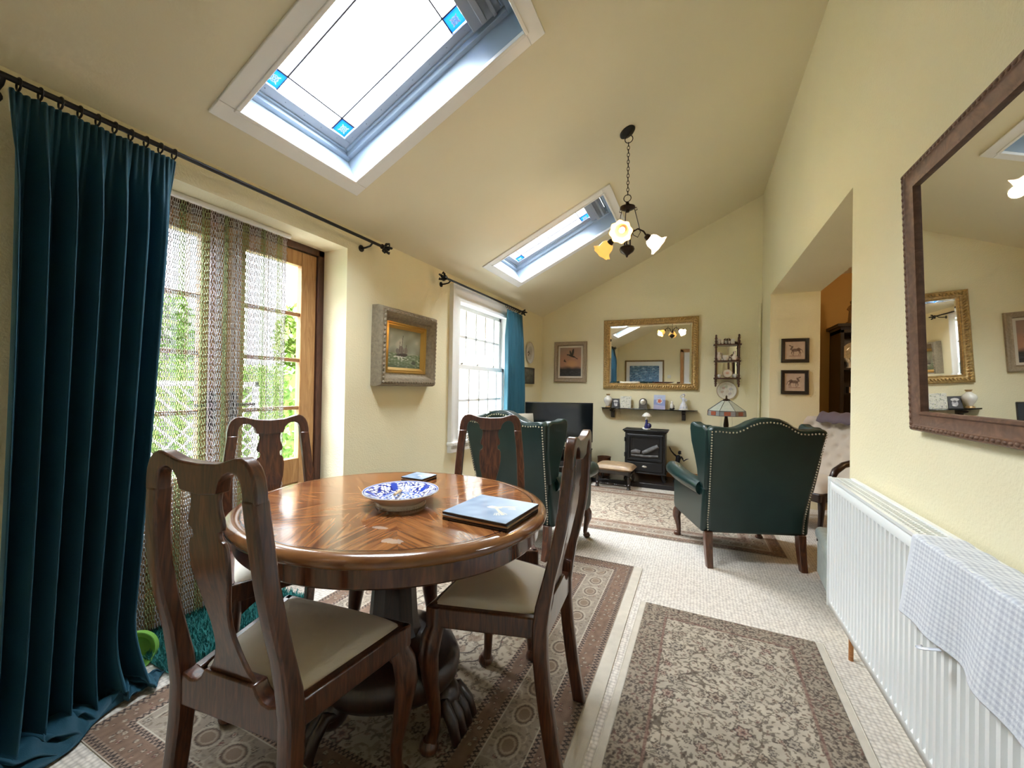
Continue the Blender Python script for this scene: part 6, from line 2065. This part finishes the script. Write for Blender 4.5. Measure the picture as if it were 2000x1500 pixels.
b = B(); b.lathe([(0, -.055), (.006, -.050), (.009, -.040), (.018, -.034), (.042, -.016), (.050, 0), (.046, .014), (.020, .026), (.010, .034), (.0, .036)], (.010, 0, zb), 28); b.build('hub_bowl', 'bronze', t)
camd = atan2(-CH0.y, -CH0.x)
for k, dA in enumerate((-10, 112, -130)):
    a = camd + radians(dA)
    d = Vector((cos(a), sin(a), 0)); o3 = Vector((.010, 0, 0))
    P = lambda r_, z_: o3 + d * r_ + Vector((0, 0, z_))
    b = B()
    b.tube([P(.022, zb + .01), P(.020, zb + .07), P(.035, zb + .12), P(.075, zb + .145), P(.115, zb + .130), P(.140, zb + .095)], .0055, 8)
    b.tube([P(.050, zp_ - .010), P(.078, zp_ - .11), P(.092, zp_ - .165), P(.074, zp_ - .200), P(.042, zp_ - .185), P(.036, zp_ - .160), P(.048, zp_ - .150)], .0026, 6)
    b.tube([P(.044, zp_ - .006), P(.064, zp_ + .004), P(.068, zp_ - .012), P(.058, zp_ - .018)], .0026, 6)
    arm_o = b.build('scroll_arm', 'bronze', t)
    ax = (d * .90 + Vector((0, 0, -.58))).normalized()
    tz = ax; tx = Vector((-d.y, d.x, 0)); ty = tz.cross(tx)
    Ms = axes(tx, ty, tz).to_4x4()
    C0 = P(.135, zb + .098)
    b = B(); b.lathe([(0, -.008), (.014, -.008), (.020, .004), (.024, .020), (.024, .028), (0, .028)], C0, 18, Ms); b.build('lamp_holder', 'bronze', arm_o)
    b = B()
    pr = [(.024, .020), (.036, .030), (.045, .048), (.047, .068), (.048, .085), (.056, .098), (.070, .108), (.068, .1095), (.054, .100), (.045, .086), (.044, .068), (.042, .050), (.033, .034)]
    b.lathe(pr, C0, 40, Ms, wob=lambda i, q_: 1 + (.07 * cos(8 * q_) * (1 if 5 <= i <= 8 else (.35 if i in (4, 9) else 0))))
    b.build('glass_shade', 'shade_white' if k == 1 else 'shade_amber', arm_o)
    b = B(); b.ball((0, 0, .062), (.019, .019, .030), 14, 10, None)
    bb = B(); bb.add(b.v, b.f, Matrix.Translation(C0) @ Ms); bb.build('bulb', 'bulb', arm_o)
    lamp('bulb_light', Vector((CH0.x, CH0.y, zc)) + C0 + ax * .125, 0.9, (1.0, .78, .46), .03)

# ================================================================ THE GARDEN OUTSIDE
def leafy(name, label, cat, c, size, n, leaf, mat, seed, kind='ball', group=None, trunk=None):
    rng = np.random.RandomState(seed)
    if kind == 'box':
        p = rng.uniform(-1, 1, (n, 3)); ax = rng.randint(0, 3, n); sg = rng.choice([-1, 1], n)
        p[np.arange(n), ax] = sg * rng.uniform(.9, 1.03, n)
    else:
        p = rng.normal(size=(n, 3)); p /= np.linalg.norm(p, axis=1)[:, None]; p *= (rng.uniform(.55, 1.05, n))[:, None]
    p = p * np.array(size)[None, :] / 2
    d = rng.normal(size=(n, 3)); d /= np.linalg.norm(d, axis=1)[:, None]
    e = np.cross(d, rng.normal(size=(n, 3))); e /= np.linalg.norm(e, axis=1)[:, None]
    L = leaf * rng.uniform(.6, 1.3, n)[:, None]
    V = np.concatenate([p - d * L, p + e * L * .5, p + d * L, p - e * L * .5]); i = np.arange(n)
    t = thing(name, label, cat, c, None, group)
    o = np_mesh('foliage', V, np.stack([i, i + n, i + 2 * n, i + 3 * n], 1), mat, t)
    b = B()
    if kind == 'box': b.box((0, 0, 0), [q * .9 for q in size]); b.build('inner_growth', mat, t)
    if trunk:
        b.tube([(0, 0, -trunk), (0, .02, -trunk * .5), (.03, 0, 0), (.05, .05, size[2] * .3)], [.12, .10, .08, .03], 8); b.build('trunk', 'bark', t)
    return t
b = B(); b.span((-30, -12, -.35), (XL - .30, 30, -.15)); struct(b.build('ground', 'paving', smooth=False))
b = B(); b.span((-30, -12, -.149), (-5.4, 30, -.13)); o = b.build('lawn', 'lawn', smooth=False); struct(o)
leafy('garden_hedge', 'clipped green hedge across the garden beyond the glazed doors', 'hedge', (-6.3, 3.6, .62), (.9, 5.2, 1.5), 13000, .055, 'green_paint', 1, 'box')
leafy('garden_tree', 'loose yellow-green tree above the hedge, right of the door glass', 'tree', (-8.2, 7.0, 2.1), (2.4, 2.2, 2.3), 6000, .09, 'leaf', 2, trunk=2.2)
leafy('garden_tree', 'dark olive tree seen through the left garden door beside the curtain', 'tree', (-9.5, 3.4, 2.0), (3.0, 2.6, 2.0), 7000, .09, 'green_paint', 3, trunk=2.1)
t = thing('garden_shed', 'low shed with a grey roof beyond the hedge', 'shed', (-11.5, 9.5, -.15))
b = B(); b.span((-1.2, -1.6, 0), (1.2, 1.6, 1.35)); b.build('wall', 'render', t); b = B(); b.prism([(-1.7, 1.30), (1.7, 1.30), (0, 1.95)], -1.8, 1.8, lambda x, z, d_: (d_ * .85, x, z)); b.build('roof', 'roof', t)
t = thing('lattice_gate', 'white diamond lattice garden gate behind the left door glass', 'gate', (-3.6, 1.75, -.15))
b = B()
for k in range(-8, 14):
    for s_ in (-1, 1):
        y0_ = k * .11
        y1_ = y0_ + s_ * 1.25
        lo, hi = (y0_, 0.), (y1_, 1.25)
        # clip to the gate width
        ts = [0., 1.]
        for lim in (-.55, .55):
            if (y1_ - y0_) != 0:
                q_ = (lim - y0_) / (y1_ - y0_)
                if 0 < q_ < 1: ts.append(q_)
        ts = sorted(ts)
        for ta, tb in zip(ts, ts[1:]):
            ymid_ = y0_ + (y1_ - y0_) * (ta + tb) / 2
            if -.55 < ymid_ < .55: b.tube([(0, y0_ + (y1_ - y0_) * ta, 1.25 * ta + .02), (0, y0_ + (y1_ - y0_) * tb, 1.25 * tb + .02)], .009, 5)
b.build('lattice', 'aluminium', t)
b = B(); b.span((-.02, -.58, 0), (.02, -.54, 1.3)); b.span((-.02, .54, 0), (.02, .58, 1.3)); b.span((-.02, -.58, 1.26), (.02, .58, 1.3)); b.build('gate_frame', 'aluminium', t)
# neighbouring wall with a brick quoin outside the sash window
t = thing('neighbour_wall', 'pale rendered outside wall with a brick pier, seen through the sash window', 'wall', (-3.9, 6.6, -.15))
b = B(); b.span((-2.2, 0, 0), (.9, .25, 3.6)); b.build('rendered_wall', 'render', t, smooth=False)
b = B(); b.span((.55, -.12, 0), (.68, .02, 3.6)); b.build('brick_pier', 'brick', t, smooth=False)
t.location = (-4.1, 6.6, -.15); t['kind'] = 'structure'
